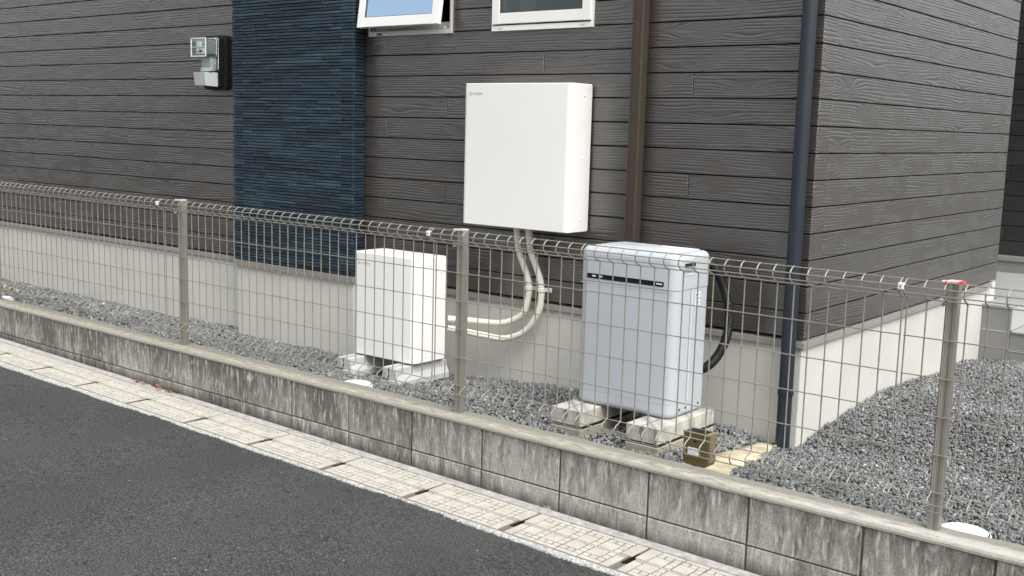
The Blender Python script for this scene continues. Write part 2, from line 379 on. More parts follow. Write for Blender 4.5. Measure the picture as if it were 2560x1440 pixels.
def thing(name, label, cat, loc=(0,0,0), rz=0.0, group=None):
    o = bpy.data.objects.new(name, None); COL.objects.link(o); o.location = loc; o.rotation_euler = (0,0,rz)
    o.empty_display_size = 0.1; return tag(o, label, cat, group)
def tag(o, label, cat, group=None):
    o['label'] = label; o['category'] = cat
    if group: o['group'] = group
    return o
def kind(o, k='structure'): o['kind'] = k; return o
def copy_tree(o, parent=None):
    c = o.copy(); COL.objects.link(c)
    if parent is not None: c.parent = parent
    for ch in list(o.children):
        copy_tree(ch, c)
    return c
def text(body, name, size, loc, rot, mat, parent, sx=1.0, extrude=0.0003):
    cu = bpy.data.curves.new(name, 'FONT'); cu.body = body; cu.size = size; cu.extrude = extrude; cu.align_x = 'LEFT'; cu.align_y = 'CENTER'
    cu.offset = size*0.012
    o = bpy.data.objects.new(name, cu); COL.objects.link(o); o.location = loc; o.rotation_euler = rot; o.scale = (sx, 1, 1)
    cu.materials.append(MATS[mat]); me = bpy.data.meshes.new_from_object(o); q = bpy.data.objects.new(name, me); COL.objects.link(q)
    q.location = loc; q.rotation_euler = rot; q.scale = (sx, 1, 1); q.parent = parent
    bpy.data.objects.remove(o); bpy.data.curves.remove(cu); return q

Z0, P = 0.3333, 0.11375          # foot of the siding, board pitch
TH = -0.0037965                  # the street side is turned this much against the house

# ---------------------------------------------------------------- house
house = thing('house', 'dark taupe wood-grain sided house with pale rendered plinth and blue tiled pilaster', 'house')
NC = 46
FULL = {0: [-5.855, -2.105], 1: [-6.64, -4.335, -0.606], 2: [-5.19, -1.456], 3: [-6.325, -2.561]}
WINDOWS = [(-2.703, -2.072), (-1.794, -1.161)]
WK0, WK1 = 12, 18
def boards(mb, origin, u, n, length0, length1, breaks, holes=(), courses=range(NC)):
    u = Vector(u); n = Vector(n)
    for k in courses:
        bs = sorted({length0, length1} | {b for b in breaks(k) if length0 < b < length1} | ({h for hh in holes for h in hh} if WK0 <= k < WK1 else set()))
        for a, b in zip(bs[:-1], bs[1:]):
            if WK0 <= k < WK1 and any(h0-1e-6 <= a and b <= h1+1e-6 for h0, h1 in holes): continue
            g = 0.0017
            o = Vector(origin) + u*(a+g) + Vector((0,0,Z0 + k*P + 0.0048)) - n*0.016
            mb.panel(o, u, (0,0,1), n, b-a-2*g, P-0.0056, 0.016, 0.0014, random.random())
mb = MB()
boards(mb, (0,0,0), (1,0,0), (0,-1,0), -11.0, -0.0005, lambda k: FULL[k % 4] + [-6.53, -9.6, -8.1 - 0.4*(k % 4)], WINDOWS)
mb.build('siding', 'siding_dark', house)
SIDE = {0: [0.838], 1: [2.300], 2: [1.481], 3: [0.373]}
mb = MB()
boards(mb, (0,0,0), (0,1,0), (1,0,0), 0.0, 2.861, lambda k: SIDE[k % 4] + [0.13, 2.765])
mb.build('siding', 'siding_dark', house)
mb = MB()
boards(mb, (0,4.48,0), (1,0,0), (0,-1,0), -3.0, 0.15, lambda k: [(-2.0, -0.4, -1.4, -0.9)[k % 4]], courses=range(0, 30))
mb.build('siding', 'siding_black', house)
# the core behind the boards, with the window openings left out
mb = MB(); top = Z0 + NC*P
xs = [-11.0, WINDOWS[0][0], WINDOWS[0][1], WINDOWS[1][0], WINDOWS[1][1], -0.014]
zb, zt = Z0 + WK0*P, Z0 + WK1*P
for i in range(5):
    if i in (1, 3):
        mb.box(xs[i], xs[i+1], 0.014, 0.16, Z0+0.002, zb); mb.box(xs[i], xs[i+1], 0.014, 0.16, zt, top)
    else: mb.box(xs[i], xs[i+1], 0.014, 0.16, Z0+0.002, top)
mb.box(-0.16, -0.014, 0.161, 2.861, Z0+0.002, top)
mb.box(-3.0, -0.020, 2.862, 2.868, Z0+0.002, top)
mb.box(-3.0, 0.149, 4.494, 4.62, Z0+0.002, 3.7)
mb.build('wall_core', 'dark_gap', house)
mb = MB(); mb.box(-11.4, 0.35, -0.45, 5.0, top+0.01, top+0.16); mb.build('eave', 'roof_dark', house)
# plinth
mb = MB(); mb.box(-11.0, -0.012, 0.012, 0.30, -0.45, Z0-0.012); mb.box(-0.30, -0.0121, 0.2999, 2.90, -0.45, Z0-0.0121); mb.box(-3.832, -2.745, -0.079, 0.0118, -0.45, Z0-0.0445)
mb.build('plinth', 'stucco', house, 0.004)
mb = MB(); mb.box(-3.0, 0.148, 4.49, 4.7, -0.4, Z0-0.03); mb.build('plinth', 'porch_grey', house)
# drip trim: a sloped top ledge and a short face
def trim(x0, x1, y, name='drip_trim', ret=True):
    mb = MB(); s = [(0.006, 0.0), (0.010, -0.010), (0.018, -0.0105), (0.040, -0.0115), (0.040, 0.012)]
    prof = [(y+0.012, Z0-0.012), (y-0.002, Z0-0.014), (y-0.004, Z0-0.040), (y+0.012, Z0-0.040)]
    mb.add([(x0,a,b) for a,b in prof] + [(x1,a,b) for a,b in prof], [(0,1,5,4),(1,2,6,5),(2,3,7,6),(3,0,4,7),(3,2,1,0),(4,5,6,7)])
    return mb.build(name, 'trim_taupe', house, 0.0012)
trim(-11.0, -3.856, 0.0); trim(-2.722, 0.003, 0.0)
mb = MB(); prof = [(-0.012, Z0-0.0125), (0.002, Z0-0.0145), (0.004, Z0-0.0400), (-0.012, Z0-0.0400)]
mb.add([(a,-0.0015,b) for a,b in prof] + [(a,2.77,b) for a,b in prof], [(4,5,1,0),(5,6,2,1),(6,7,3,2),(7,4,0,3),(0,1,2,3),(7,6,5,4)])
mb.build('drip_trim', 'trim_taupe', house, 0.0012)
trim(-3.0, 0.15, 4.48)
# pilaster of thin ribbed blue tiles
TX0, TX1, TY = -3.840, -2.737, -0.093
mb = MB(); rib = 0.0182; nrib = int((top - (Z0-0.003))/rib)
for j in range(nrib):
    z = Z0 - 0.003 + j*rib; xx = TX0 - random.uniform(0, .2); cuts = [TX0]
    while True:
        xx += random.choice((0.16, 0.25, 0.33, 0.45))*random.uniform(.8, 1.2)
        if xx > TX1 - 0.14: break
        if xx > TX0 + 0.14: cuts.append(xx)
    cuts = sorted(set(cuts + [TX0+0.105, TX1-0.105])) + [TX1]
    prev = 0.5
    for a, b in zip(cuts[:-1], cuts[1:]):
        if b - a < 0.02: continue
        d = random.uniform(0.005, 0.011)
        mb.panel((a, TY+0.012, z), (1,0,0), (0,0,1), (0,-1,0), b-a, rib-0.0030, 0.006+d, 0.0026, min(1, max(0, random.gauss(0.45, 0.21))))
    mb.panel((TX1-0.014, TY+0.008, z), (0,1,0), (0,0,1), (1,0,0), 0.078, rib-0.0030, 0.014+random.uniform(0, .006), 0.0026, random.uniform(0.1, 0.5))
    mb.panel((TX0+0.014, TY+0.008, z), (0,1,0), (0,0,1), (-1,0,0), 0.078, rib-0.0030, 0.014+random.uniform(0, .006), 0.0026, random.uniform(0.1, 0.5))
mb.box(TX0+0.010, TX1-0.012, TY+0.012, -0.0165+0.0165, Z0-0.003, top, 0.0)
pil = mb.build('tiled_pilaster', 'blue_tile', house)
mb = MB(); mb.box(TX0-0.006, TX1+0.006, TY-0.004, 0.011, Z0-0.044, Z0-0.008); mb.build('drip_trim', 'trim_taupe', pil, 0.0015)

# windows
def window(idx, x0, x1, opened):
    z0, z1 = zb, zt
    f = MB(); F = 0.020
    f.box(x0+0.001, x1-0.001, -0.013, 0.090, z0-0.006, z0+F); f.box(x0+0.001, x1-0.001, -0.013, 0.090, z1-F, z1-0.001)
    f.box(x0+0.001, x0+F*0.6, -0.0125, 0.089, z0+F, z1-F); f.box(x1-F*0.6, x1-0.001, -0.0125, 0.089, z0+F, z1-F)
    fr = f.build('window_frame', 'frame_alu' if opened else 'sash_white', house, 0.0015)
    d = MB(); d.box(x0+F*0.6+0.0005, x1-F*0.6-0.0005, 0.012, 0.085, z0+F+0.0005, z0+F+0.004); d.build('track', 'frame_dark', fr)
    # sash: drawn closed, then swung about its top edge
    hz = z1-0.03; W0, W1 = x0+0.010, x1-0.010; zl = z0+0.027
    y0, y1 = -0.022, 0.008; st, rl = 0.048, 0.054
    g = MB(); g.box(W0, W0+st, y0, y1, zl, hz); g.box(W1-st, W1, y0, y1, zl, hz)
    g.box(W0+st, W1-st, y0+0.0015, y1-0.001, zl+0.001, zl+rl); g.box(W0+st, W1-st, y0+0.0015, y1-0.001, hz-st, hz-0.001)
    sh = g.build('sash', 'sash_white', fr, 0.002)
    p = MB(); p.box(W0+st-0.004, W1-st+0.004, y0+0.012, y0+0.018, zl+rl-0.004, hz-st+0.004)
    gl = p.build('pane', 'sky_tinted_glass' if opened else 'window_glass', sh)
    s = MB(); a, b, c, e = W0+st, W1-st, zl+rl, hz-st; t = 0.0035
    for q in ((a, b, c-0.0005, c+t), (a, b, e-t, e+0.0005), (a-0.0005, a+t, c, e), (b-t, b+0.0005, c, e)):
        s.box(q[0], q[1], y0+0.0055, y0+0.013, q[2], q[3])
    s.build('gasket', 'frame_dark', sh)
    if opened:
        ang = R(8.3); M = Matrix.Translation((0, -0.005, hz)) @ Matrix.Rotation(-ang, 4, 'X') @ Matrix.Translation((0, 0.005, -hz))
        sh.matrix_basis = M
        arm = MB(); arm.tube([(x0+0.06, 0.0, z0+0.034), (x1-0.10, -0.055, z0+0.045)], 0.0055, 6); arm.box(x1-0.13, x1-0.05, -0.012, 0.01, z0+0.022, z0+0.034)
        arm.build('stay_arm', 'frame_alu', fr)
        lt = MB(); lt.box(x0+0.07, x0+0.11, -0.0145, -0.0125, z0-0.002, z0+0.010); lt.build('drain_cover', 'frame_dark', fr)
        il = MB(); il.box(x0+0.012, x1-0.012, 0.040, 0.088, z0+0.024, z0+0.060); il.build('inner_sill', 'sash_white', fr)
    else:
        for xx in (x0+0.045, x1-0.075): lt = MB(); lt.box(xx, xx+0.03, -0.0142, -0.0128, z0+0.003, z0+0.010); lt.build('drain_cover', 'frame_alu', fr)
        c_ = MB()
        for i in range(8):
            xx = x0+0.085+i*0.0115; c_.tube([(xx, 0.12+0.006*(i % 2), z0+0.03), (xx, 0.12+0.006*(i % 2), z1-0.05)], 0.009, 8)
        c_.build('curtain', 'curtain', fr)
        h_ = MB(); h_.box(x0+0.27, x0+0.36, 0.03, 0.04, z0+0.086, z0+0.094); h_.box(x0+0.345, x0+0.36, 0.03, 0.04, z0+0.074, z0+0.086); h_.build('latch', 'curtain', fr)
    return fr
window(0, *WINDOWS[0], True); window(1, *WINDOWS[1], False)
mb = MB()
for x0, x1 in WINDOWS:      # the dark room behind each opening
    mb.box(x0-0.3, x1+0.3, 1.2, 1.22, 1.2, 3.0); mb.box(x0-0.32, x0-0.30, 0.17, 1.2, 1.2, 3.0); mb.box(x1+0.30, x1+0.32, 0.17, 1.2, 1.2, 3.0)
    mb.box(x0-0.3, x1+0.3, 0.17, 1.2, 1.18, 1.2); mb.box(x0-0.3, x1+0.3, 0.17, 1.2, 3.0, 3.02)
mb.build('room_wall', 'room_dark', house)

# downpipes
dp = thing('round_downpipe', 'round navy blue downpipe at the corner of the dark house', 'downpipe', (-0.048, -0.048, 0))
mb = MB(); mb.tube([(0,0,0.105-0.01), (0,0,top-0.02)], 0.0310, 20); mb.build('pipe', 'pipe_navy', dp)
mb = MB(); mb.tube([(0,0,0.090), (0,0,0.0930), (0,0,0.112), (0,0,0.1135)], [0.0325, 0.0345, 0.0345, 0.0325], 20); mb.build('coupling', 'pipe_navy', dp)
mb = MB(); mb.tube([(0,0,-0.25), (0,0,0.094)], 0.0305, 20); mb.build('lower_pipe', 'pipe_navy', dp)
for z in (2.5, 4.2):
    mb = MB(); mb.tube([(0,0,z), (0,0,z+0.02)], 0.034, 20); mb.box(-0.01, 0.01, 0.03, 0.048, z+0.001, z+0.019); mb.build('bracket', 'pipe_navy', dp)
sp = thing('square_downpipe', 'square brown downpipe between the white wall cabinet and the house corner', 'downpipe', (-0.868, -0.042, 0))
mb = MB(); prof = rrect(-0.031, 0.029, -0.030, 0.026, 0.006, 0, 3)
mb.ring_loft([[(a,b,-0.22) for a,b,_ in prof], [(a,b,top-0.02) for a,b,_ in prof]], smooth=True); mb.build('pipe', 'pipe_brown', sp)
mb = MB(); mb.box(-0.022, -0.018, -0.0325, -0.0295, -0.2, top-0.03); mb.box(0.016, 0.020, -0.0325, -0.0295, -0.2, top-0.03); mb.build('rib', 'pipe_brown', sp, 0.001)

# porch beside the entrance recess
porch = thing('porch', 'grey tiled entrance porch with a lower side step behind the gravel yard', 'porch')
mb = MB(); mb.box(-0.011, 0.160, 2.66, 4.488, -0.35, 0.192); mb.box(0.161, 1.2, 2.661, 4.487, -0.35, 0.040); mb.build('base', 'porch_grey', porch, 0.003)
mb = MB(); mb.box(-2.6, -0.162, 2.995, 4.487, -0.35, 0.192); mb.build('base', 'porch_grey', porch)
mb = MB()
for x0, x1 in ((-0.60, -0.013), (-1.2, -0.603), (-2.6, -1.203)):
    for y0, y1 in ((2.995, 3.70), (3.703, 4.487)): mb.box(x0, x1, y0, y1, 0.193, 0.205)
mb.build('floor_tile', 'porch_tile', porch, 0.002)
mb = MB()
for y0, y1 in ((2.65, 3.10), (3.103, 3.70), (3.703, 4.488)): mb.box(-0.011, 0.166, y0, y1, 0.193, 0.205)
mb.build('floor_tile', 'porch_tile', porch, 0.002)
mb = MB()
for x0, x1 in ((0.170, 0.60), (0.603, 1.2)):
    for y0, y1 in ((2.65, 3.10), (3.103, 4.48)): mb.box(x0, x1, y0, y1, 0.041, 0.053)
mb.build('step_tile', 'porch_tile', porch, 0.002)
mb = MB(); mb.box(0.1605, 0.1685, 2.652, 4.48, 0.054, 0.192); mb.build('side_tile', 'porch_side', porch, 0.001)
mb = MB(); mb.box(-0.011, 0.159, 2.6575, 2.6595, 0.042, 0.046); mb.box(0.160, 1.2, 2.658, 2.6605, -0.072, -0.069); mb.build('joint_line', 'grout', porch)

# ---------------------------------------------------------------- ground behind the fence
def lerp(a, b, t): return a + (b-a)*t
HX = np.array([-9, -7.2, -5.3, -4.8, -4.4, -3.96, -3.75, -2.9, -1.94, -1.4, -0.9, -0.32, 0.0, 0.6, 3.0])
HZ = np.array([-.18, -.178, -.176, -.186, -.168, -.155, -.172, -.172, -.158, -.105, -.100, -.128, -.150, -.120, -.09])
SY = np.array([-0.1, 0.05, 0.5, 0.96, 1.75, 2.1, 2.7, 4.0]); SZ = np.array([-.150, -.150, -.085, -.060, -.098, -.108, -.140, -.14])
def ground(x, y):
    x = np.asarray(x, float); y = np.asarray(y, float)
    h = np.interp(x, HX, HZ); t = np.clip((y + 0.965)/0.965, 0, 1)
    front = -0.046 + 0*x
    z = lerp(front, h, t**1.0) - 0.024*np.exp(-((x+0.55)/0.42)**2 - ((y+0.72)/0.22)**2)
    s = np.interp(y, SY, SZ); s = lerp(s, -0.085, np.clip(x/1.6, 0, 1)*0.8)
    z = np.where(y > 0, s, z)
    z = z + 0.006*np.sin(x*5.1+1.3)*np.sin(y*6.3) + 0.004*np.sin(x*13.7+y*9.1)
    return z
nx, ny = 150, 80
gx = np.linspace(-9.5, 5.0, nx); gy = np.concatenate([np.linspace(-0.985, 0.29, 34), np.linspace(0.33, 5.5, ny-34)])
X, Y = np.meshgrid(gx, gy); Zg = ground(X, Y) - 0.012
v = np.stack([X, Y, Zg], -1).reshape(-1, 3); f = [(j*nx+i, j*nx+i+1, (j+1)*nx+i+1, (j+1)*nx+i) for j in range(ny-1) for i in range(nx-1)]
mb = MB(); mb.add(v.tolist(), f); kind(mb.build('ground', 'soil'))

# gravel: one heap of thousands of angular stones
def make_gravel_mesh():
    phi = (1+5**.5)/2
    iv = np.array([(-1,phi,0),(1,phi,0),(-1,-phi,0),(1,-phi,0),(0,-1,phi),(0,1,phi),(0,-1,-phi),(0,1,-phi),(phi,0,-1),(phi,0,1),(-phi,0,-1),(-phi,0,1)])/math.sqrt(1+phi*phi)
    ifc = np.array([(0,11,5),(0,5,1),(0,1,7),(0,7,10),(0,10,11),(1,5,9),(5,11,4),(11,10,2),(10,7,6),(7,1,8),(3,9,4),(3,4,2),(3,2,6),(3,6,8),(3,8,9),(4,9,5),(2,4,11),(6,2,10),(8,6,7),(9,8,1)])
    pts = []
    def scatter(x0, x1, y0, y1, dens, smin, smax, lift):
        n = int((x1-x0)*(y1-y0)*dens); x = RS.uniform(x0, x1, n); y = RS.uniform(y0, y1, n)
        s = smin + (smax-smin)*RS.beta(2.0, 2.6, n); z = ground(x, y) + RS.uniform(-0.006, lift, n); pts.append(np.stack([x, y, z, s], -1))
    scatter(-8.2, -4.2, -0.965, 0.0, 1500, .008, .017, .006)
    scatter(-4.2, 0.0, -0.965, 0.0, 4800, .0052, .0125, .007)
    scatter(0.0, 1.6, -0.965, 1.2, 9000, .0038, .0094, .006)
    scatter(0.0, 1.4, 1.2, 2.66, 6500, .0044, .0100, .006)
    scatter(1.4, 3.5, -0.965, 3.0, 700, .010, .018, .006)
    # small banks against the plinth
    n = 900; x = RS.uniform(-7.5, -0.15, n); y = RS.uniform(-0.06, 0.0, n); pts.append(np.stack([x, y, ground(x, y)+RS.uniform(0, .012, n), RS.uniform(.008, .016, n)], -1))
    p = np.concatenate(pts); x, y, z, s = p.T
    keep = np.ones(len(p), bool)
    keep &= ~((x < -0.005) & (y > -0.004))
    # bare mortar strip and lids stay clear
    t = np.clip((y+0.95)/0.89, 0, 1); keep &= ~((x > lerp(-0.075, -0.165, t)+0.012*np.sin(y*40)) & (x < lerp(0.118, -0.075, t)+0.01*np.sin(y*31+1)) & (y < -0.05) & (y > -1))
    for lx, ly, lr in LIDS: keep &= ((x-lx)**2 + (y-ly)**2) > (lr+0.002)**2
    p = p[keep]; n = len(p)
    sc = np.stack([RS.uniform(.75, 1.25, n), RS.uniform(.75, 1.25, n), RS.uniform(.45, .95, n)], -1)*p[:, 3:4]
    V = iv[None]*(1 + RS.uniform(-.33, .33, (n, 12, 1)))*sc[:, None, :]
    q = RS.normal(size=(n, 4)); q /= np.linalg.norm(q, axis=1, keepdims=True); w, a, b, c = q.T
    M = np.stack([1-2*(b*b+c*c), 2*(a*b-c*w), 2*(a*c+b*w), 2*(a*b+c*w), 1-2*(a*a+c*c), 2*(b*c-a*w), 2*(a*c-b*w), 2*(b*c+a*w), 1-2*(a*a+b*b)], -1).reshape(n, 3, 3)
    V = np.einsum('nij,nkj->nki', M, V) + p[:, None, :3]
    F = (ifc[None] + (np.arange(n)*12)[:, None, None]).reshape(-1)
    me = bpy.data.meshes.new('gravel'); me.vertices.add(n*12); me.vertices.foreach_set('co', V.reshape(-1).astype(np.float32))
    nf = n*20; me.loops.add(nf*3); me.loops.foreach_set('vertex_index', F.astype(np.int32))
    me.polygons.add(nf); me.polygons.foreach_set('loop_start', np.arange(0, nf*3, 3, dtype=np.int32)); me.update(calc_edges=True)
    at = me.attributes.new('rnd', 'FLOAT', 'POINT'); r = np.clip(RS.beta(2.0, 2.4, n), 0, 1); at.data.foreach_set('value', np.repeat(r, 12).astype(np.float32))
    me.materials.append(MATS['gravel_stone']); o = bpy.data.objects.new('gravel', me); COL.objects.link(o)
    tag(o, 'blue grey crushed stone spread between the block wall and the house', 'gravel'); kind(o, 'stuff')
    print('gravel stones', n)
LIDS = [(-1.880, -0.860, 0.082), (0.967, -0.898, 0.083), (-5.42, -0.85, 0.080)]
make_gravel_mesh()
# stray bare strip of mortar from the wall to the plinth
mb = MB(); n = 26; rows = []
for j in range(n):
    t = j/(n-1); y = lerp(-0.968, -0.052, t); zc = float(ground(-0.03, y)) + 0.004
    xl, xr = lerp(-0.085, -0.172, t)+0.008*math.sin(j*1.9), lerp(0.124, -0.068, t)+0.010*math.sin(j*2.3+1)
    rows.append([(xl-0.02, y, zc-0.03), (xl, y, zc-0.001), (lerp(xl, xr, .3), y, zc+0.004+.0008*math.sin(j)), (lerp(xl, xr, .7), y, zc+0.004+.0008*math.cos(j*1.7)), (xr, y, zc-0.001), (xr+0.02, y, zc-0.03)])
mb.add([p for r in rows for p in r], [(j*6+i, j*6+i+1, (j+1)*6+i+1, (j+1)*6+i) for j in range(n-1) for i in range(5)], 0.5, True)
o = mb.build('mortar_strip', 'yellowed_mortar', sharp=False); tag(o, 'yellowish bare mortar strip running from the block wall to the plinth', 'mortar strip')

# inspection lids
def lid(x, y, r, label):
    z = float(ground(x, y)) + 0.012
    t = thing('inspection_lid', label, 'lid', (x, y, z), 0, 'white round inspection lids in the gravel')
    mb = MB(); mb.tube([(0,0,-0.06), (0,0,0.014), (0,0,0.018)], [r, r, r-0.003], 40); mb.build('rim', 'lid_white', t)
    mb = MB(); mb.tube([(0,0,0.010), (0,0,0.0215), (0,0,0.023)], [r-0.010, r-0.010, r-0.013], 40)
    for k in range(3):
        ring = r - 0.022 - 0.011*k; mb.tube([(ring*math.cos(R(a)), ring*math.sin(R(a)), 0.0232) for a in range(0, 361, 12)], 0.0016, 5, caps=False)
    mb.build('cover', 'lid_white', t)
    mb = MB(); mb.tube([(0,0,0.0165), (0,0,0.0184)], [r-0.0055, r-0.0055], 40); mb.build('joint_ring', 'dark_gap', t)
lid(*LIDS[0], 'white round inspection lid beside the low white cabinet feet')
lid(*LIDS[1], 'white round inspection lid next to the rightmost fence post')
lid(*LIDS[2], 'white round inspection lid at the far left end of the gravel')

# ---------------------------------------------------------------- street
def sz(x): return -0.2766 - 0.0109*x
mb = MB()
xs = np.linspace(-60, 40, 60)
ys = [-1.405, -2.0, -5.0, -12.0, -40.0]
mb.add([(x, y, sz(x)-0.004) for y in ys for x in xs], [(j*60+i, (j+1)*60+i, (j+1)*60+i+1, j*60+i+1) for j in range(4) for i in range(59)])
o = kind(mb.build('road', 'asphalt')); o.rotation_euler = (0, 0, TH)
# far ground past the road so the sheet reaches the horizon
mb = MB(); mb.add([(-200,-200,-1.2),(200,-200,-1.2),(200,200,-1.2),(-200,200,-1.2)], [(0,1,2,3)]); kind(mb.build('terrain', 'soil'))
# rough mortar haunch between covers and asphalt, outer edge ragged
mb = MB(); n = 1700; xs = np.linspace(-11, 4.2, n); outer = -1.432 - 0.017*np.sin(xs*1.3+.4)
rg = np.interp(np.arange(n), np.arange(0, n, 3), RS.uniform(-1, 1, len(np.arange(0, n, 3)))); rg2 = np.interp(np.arange(n), np.arange(0, n, 17), RS.uniform(-1, 1, len(np.arange(0, n, 17))))
def _ns(st): return np.interp(np.arange(n), np.arange(0, n, st), RS.uniform(-1, 1, len(np.arange(0, n, st))))
outer = outer + 0.004*_ns(1) + 0.006*rg*np.clip(rg2+.4, 0, 1) + 0.007*rg2 + 0.008*_ns(47) + 0.010*_ns(110)
yy = [-1.394, -1.405, -1.418]
vs = []
for i, x in enumerate(xs):
    z = sz(x); vs += [(x, -1.3985, z-0.002), (x, -1.410, z+0.001+.0015*rg[i]), (x, lerp(-1.41, outer[i], .6), z+0.001+.001*rg2[i]), (x, outer[i]+0.002, z+0.0008), (x, outer[i], z-0.012)]
mb.add(vs, [(i*5+k, i*5+k+1, (i+1)*5+k+1, (i+1)*5+k) for i in range(n-1) for k in range(4)], 0.5, False)
# normals up
mb.f = [tuple(reversed(q)) for q in mb.f] if False else mb.f
o = kind(mb.build('kerb', 'rough_mortar')); o.rotation_euler = (0, 0, TH)
mb = MB(); xs = np.linspace(-11, 4.2, 40)
vs = [p for x in xs for p in ((x, -1.096, sz(x)+0.003), (x, -1.1445, sz(x)+0.001), (x, -1.1455, sz(x)-0.06), (x, -1.1455, sz(x)-0.3))]
mb.add(vs, [(i*4+k, (i+1)*4+k, (i+1)*4+k+1, i*4+k+1)[::-1] for i in range(39) for k in range(3)])
vs = [p for x in xs for p in ((x, -1.14, sz(x)-0.115), (x, -1.41, sz(x)-0.115))]

o = kind(mb.build('gutter', 'gutter_concrete')); o.rotation_euler = (0, 0, TH)
mb = MB(); vs = [p for x in xs for p in ((x, -1.10, sz(x)-0.30), (x, -1.45, sz(x)-0.30))]
mb.add(vs, [(i*2, (i+1)*2, (i+1)*2+1, i*2+1)[::-1] for i in range(39)], 0.0); o = kind(mb.build('gutter_bed', 'dark_gap')); o.rotation_euler = (0, 0, TH)  # near-black bed: the channel's inner shade put into its colour

# patterned covers: one is built, the rest are copies
def cover_mesh():
    L, W, y0 = 0.497, 0.251, -0.1255
    nb = 0.0130; ny0, ny1 = -0.058, 0.062
    a = L/2; b = W/2
    out = [(-a,-b),(a,-b),(a,ny0),(a-nb+0.003,ny0+0.006),(a-nb,ny0+0.012),(a-nb,ny1-0.012),(a-nb+0.003,ny1-0.004),(a,ny1),(a,b),(-a,b),(-a,ny1),(-a+nb-0.003,ny1-0.004),(-a+nb,ny1-0.012),(-a+nb,ny0+0.012),(-a+nb-0.003,ny0+0.006),(-a,ny0)]
    mb = MB(); n = len(out); dz = -0.0045
    vs = [(x,y,-0.06) for x,y in out] + [(x,y,dz) for x,y in out]
    mb.add(vs, [tuple(range(n, 2*n))] + [(i,(i+1)%n,n+(i+1)%n,n+i) for i in range(n)], 0.25)
    def pad(x0, x1, y0, y1, r=1.0):
        x0 += random.uniform(0,.0012); x1 -= random.uniform(0,.0012)
        mb.panel((x0+.0012,y0+.0012,dz-0.001), (1,0,0), (0,1,0), (0,0,1), x1-x0-.0024, y1-y0-.0024, 0.0055+random.uniform(-.0004,.0004), 0.0016, r)
    # end bands and rails
    pad(-a+0.004, -a+0.052, 0.012, b-0.004, .95); pad(a-0.052, a-0.004, 0.012, b-0.004, .95) 
    pad(-a+0.016, -a+0.052, -b+0.004, -0.012, .95); pad(a-0.052, a-0.016, -b+0.004, -0.012, .95)
    pad(-a+0.016, a-0.016, -0.0035, 0.0035, 1)
    for s in (1, -1):
        lo = 0.0085
        for k in range(4):
            x0 = -a + 0.056 + k*0.0975
            def P_(x0_, x1_, q0, q1):
                if s > 0: pad(x0_, x1_, q0, q1)
                else: pad(x0_, x1_, -q1, -q0)
            P_(x0, x0+0.063, lo, lo+0.060)
            P_(x0+0.067, x0+0.0935, lo, lo+0.028); P_(x0+0.067, x0+0.0935, lo+0.032, lo+0.060)
            for q in range(3): P_(x0+q*0.032, x0+q*0.032+0.0275, lo+0.064, lo+0.087)
            P_(x0, x0+0.0935, lo+0.091, lo+0.112)
    return mb
cov0 = None
CG = 'patterned concrete gutter covers along the kerb'
ORD = ['', 'second ', 'third ', 'fourth ', 'fifth ', 'sixth ', 'seventh ', 'eighth ', 'ninth ', 'tenth ', 'eleventh ', 'twelfth ']
ct, st = math.cos(TH), math.sin(TH)
def W(x, y, z): return (ct*x - st*y, st*x + ct*y, z)
for i, k in enumerate(range(2, -13, -1)):
    xc = -0.024 + 0.5*(k-0.5); yc = -1.271
    if cov0 is None:
        cov0 = cover_mesh().build('gutter_cover', 'cover_concrete', None, 0.0); o = cov0
    else: o = cov0.copy(); COL.objects.link(o)
    o.location = W(xc, yc, sz(xc)+0.001); o.rotation_euler = (0, math.atan(0.0109), TH)
    tag(o, 'pale patterned concrete gutter cover', 'gutter cover', CG)
    o['_x'] = xc
vis = [o for o in COL.objects if o.name.startswith('gutter_cover')]
desc = {2: 'patterned gutter cover farthest right along the kerb', -10: 'patterned gutter cover first beyond the left picture edge', -11: 'patterned gutter cover second beyond the left picture edge', -12: 'patterned gutter cover third beyond the left picture edge',
        1: 'patterned gutter cover just right of the rightmost dark hand slot', 0: 'patterned gutter cover left of the rightmost dark hand slot', -1: 'patterned gutter cover between second and third hand slots from the right',
        -2: 'patterned gutter cover between third and fourth hand slots from the right', -3: 'patterned gutter cover between fourth and fifth hand slots from the right',
        -4: 'patterned gutter cover between fifth and sixth hand slots from the right', -5: 'patterned gutter cover between sixth and seventh hand slots, beside the dry leaves',
        -6: 'patterned gutter cover between seventh and eighth hand slots, beside scattered leaves', -7: 'patterned gutter cover left of the leaves, third from the left picture edge',
        -8: 'patterned gutter cover second from the left picture edge', -9: 'patterned gutter cover cut by the left picture edge'}
for o in vis:
    k = round((o['_x']+0.024)/0.5+0.5); del o['_x']
    o['label'] = desc.get(k, 'patterned gutter cover beyond the left end of the street' if k < -9 else 'patterned gutter cover farthest right along the kerb')

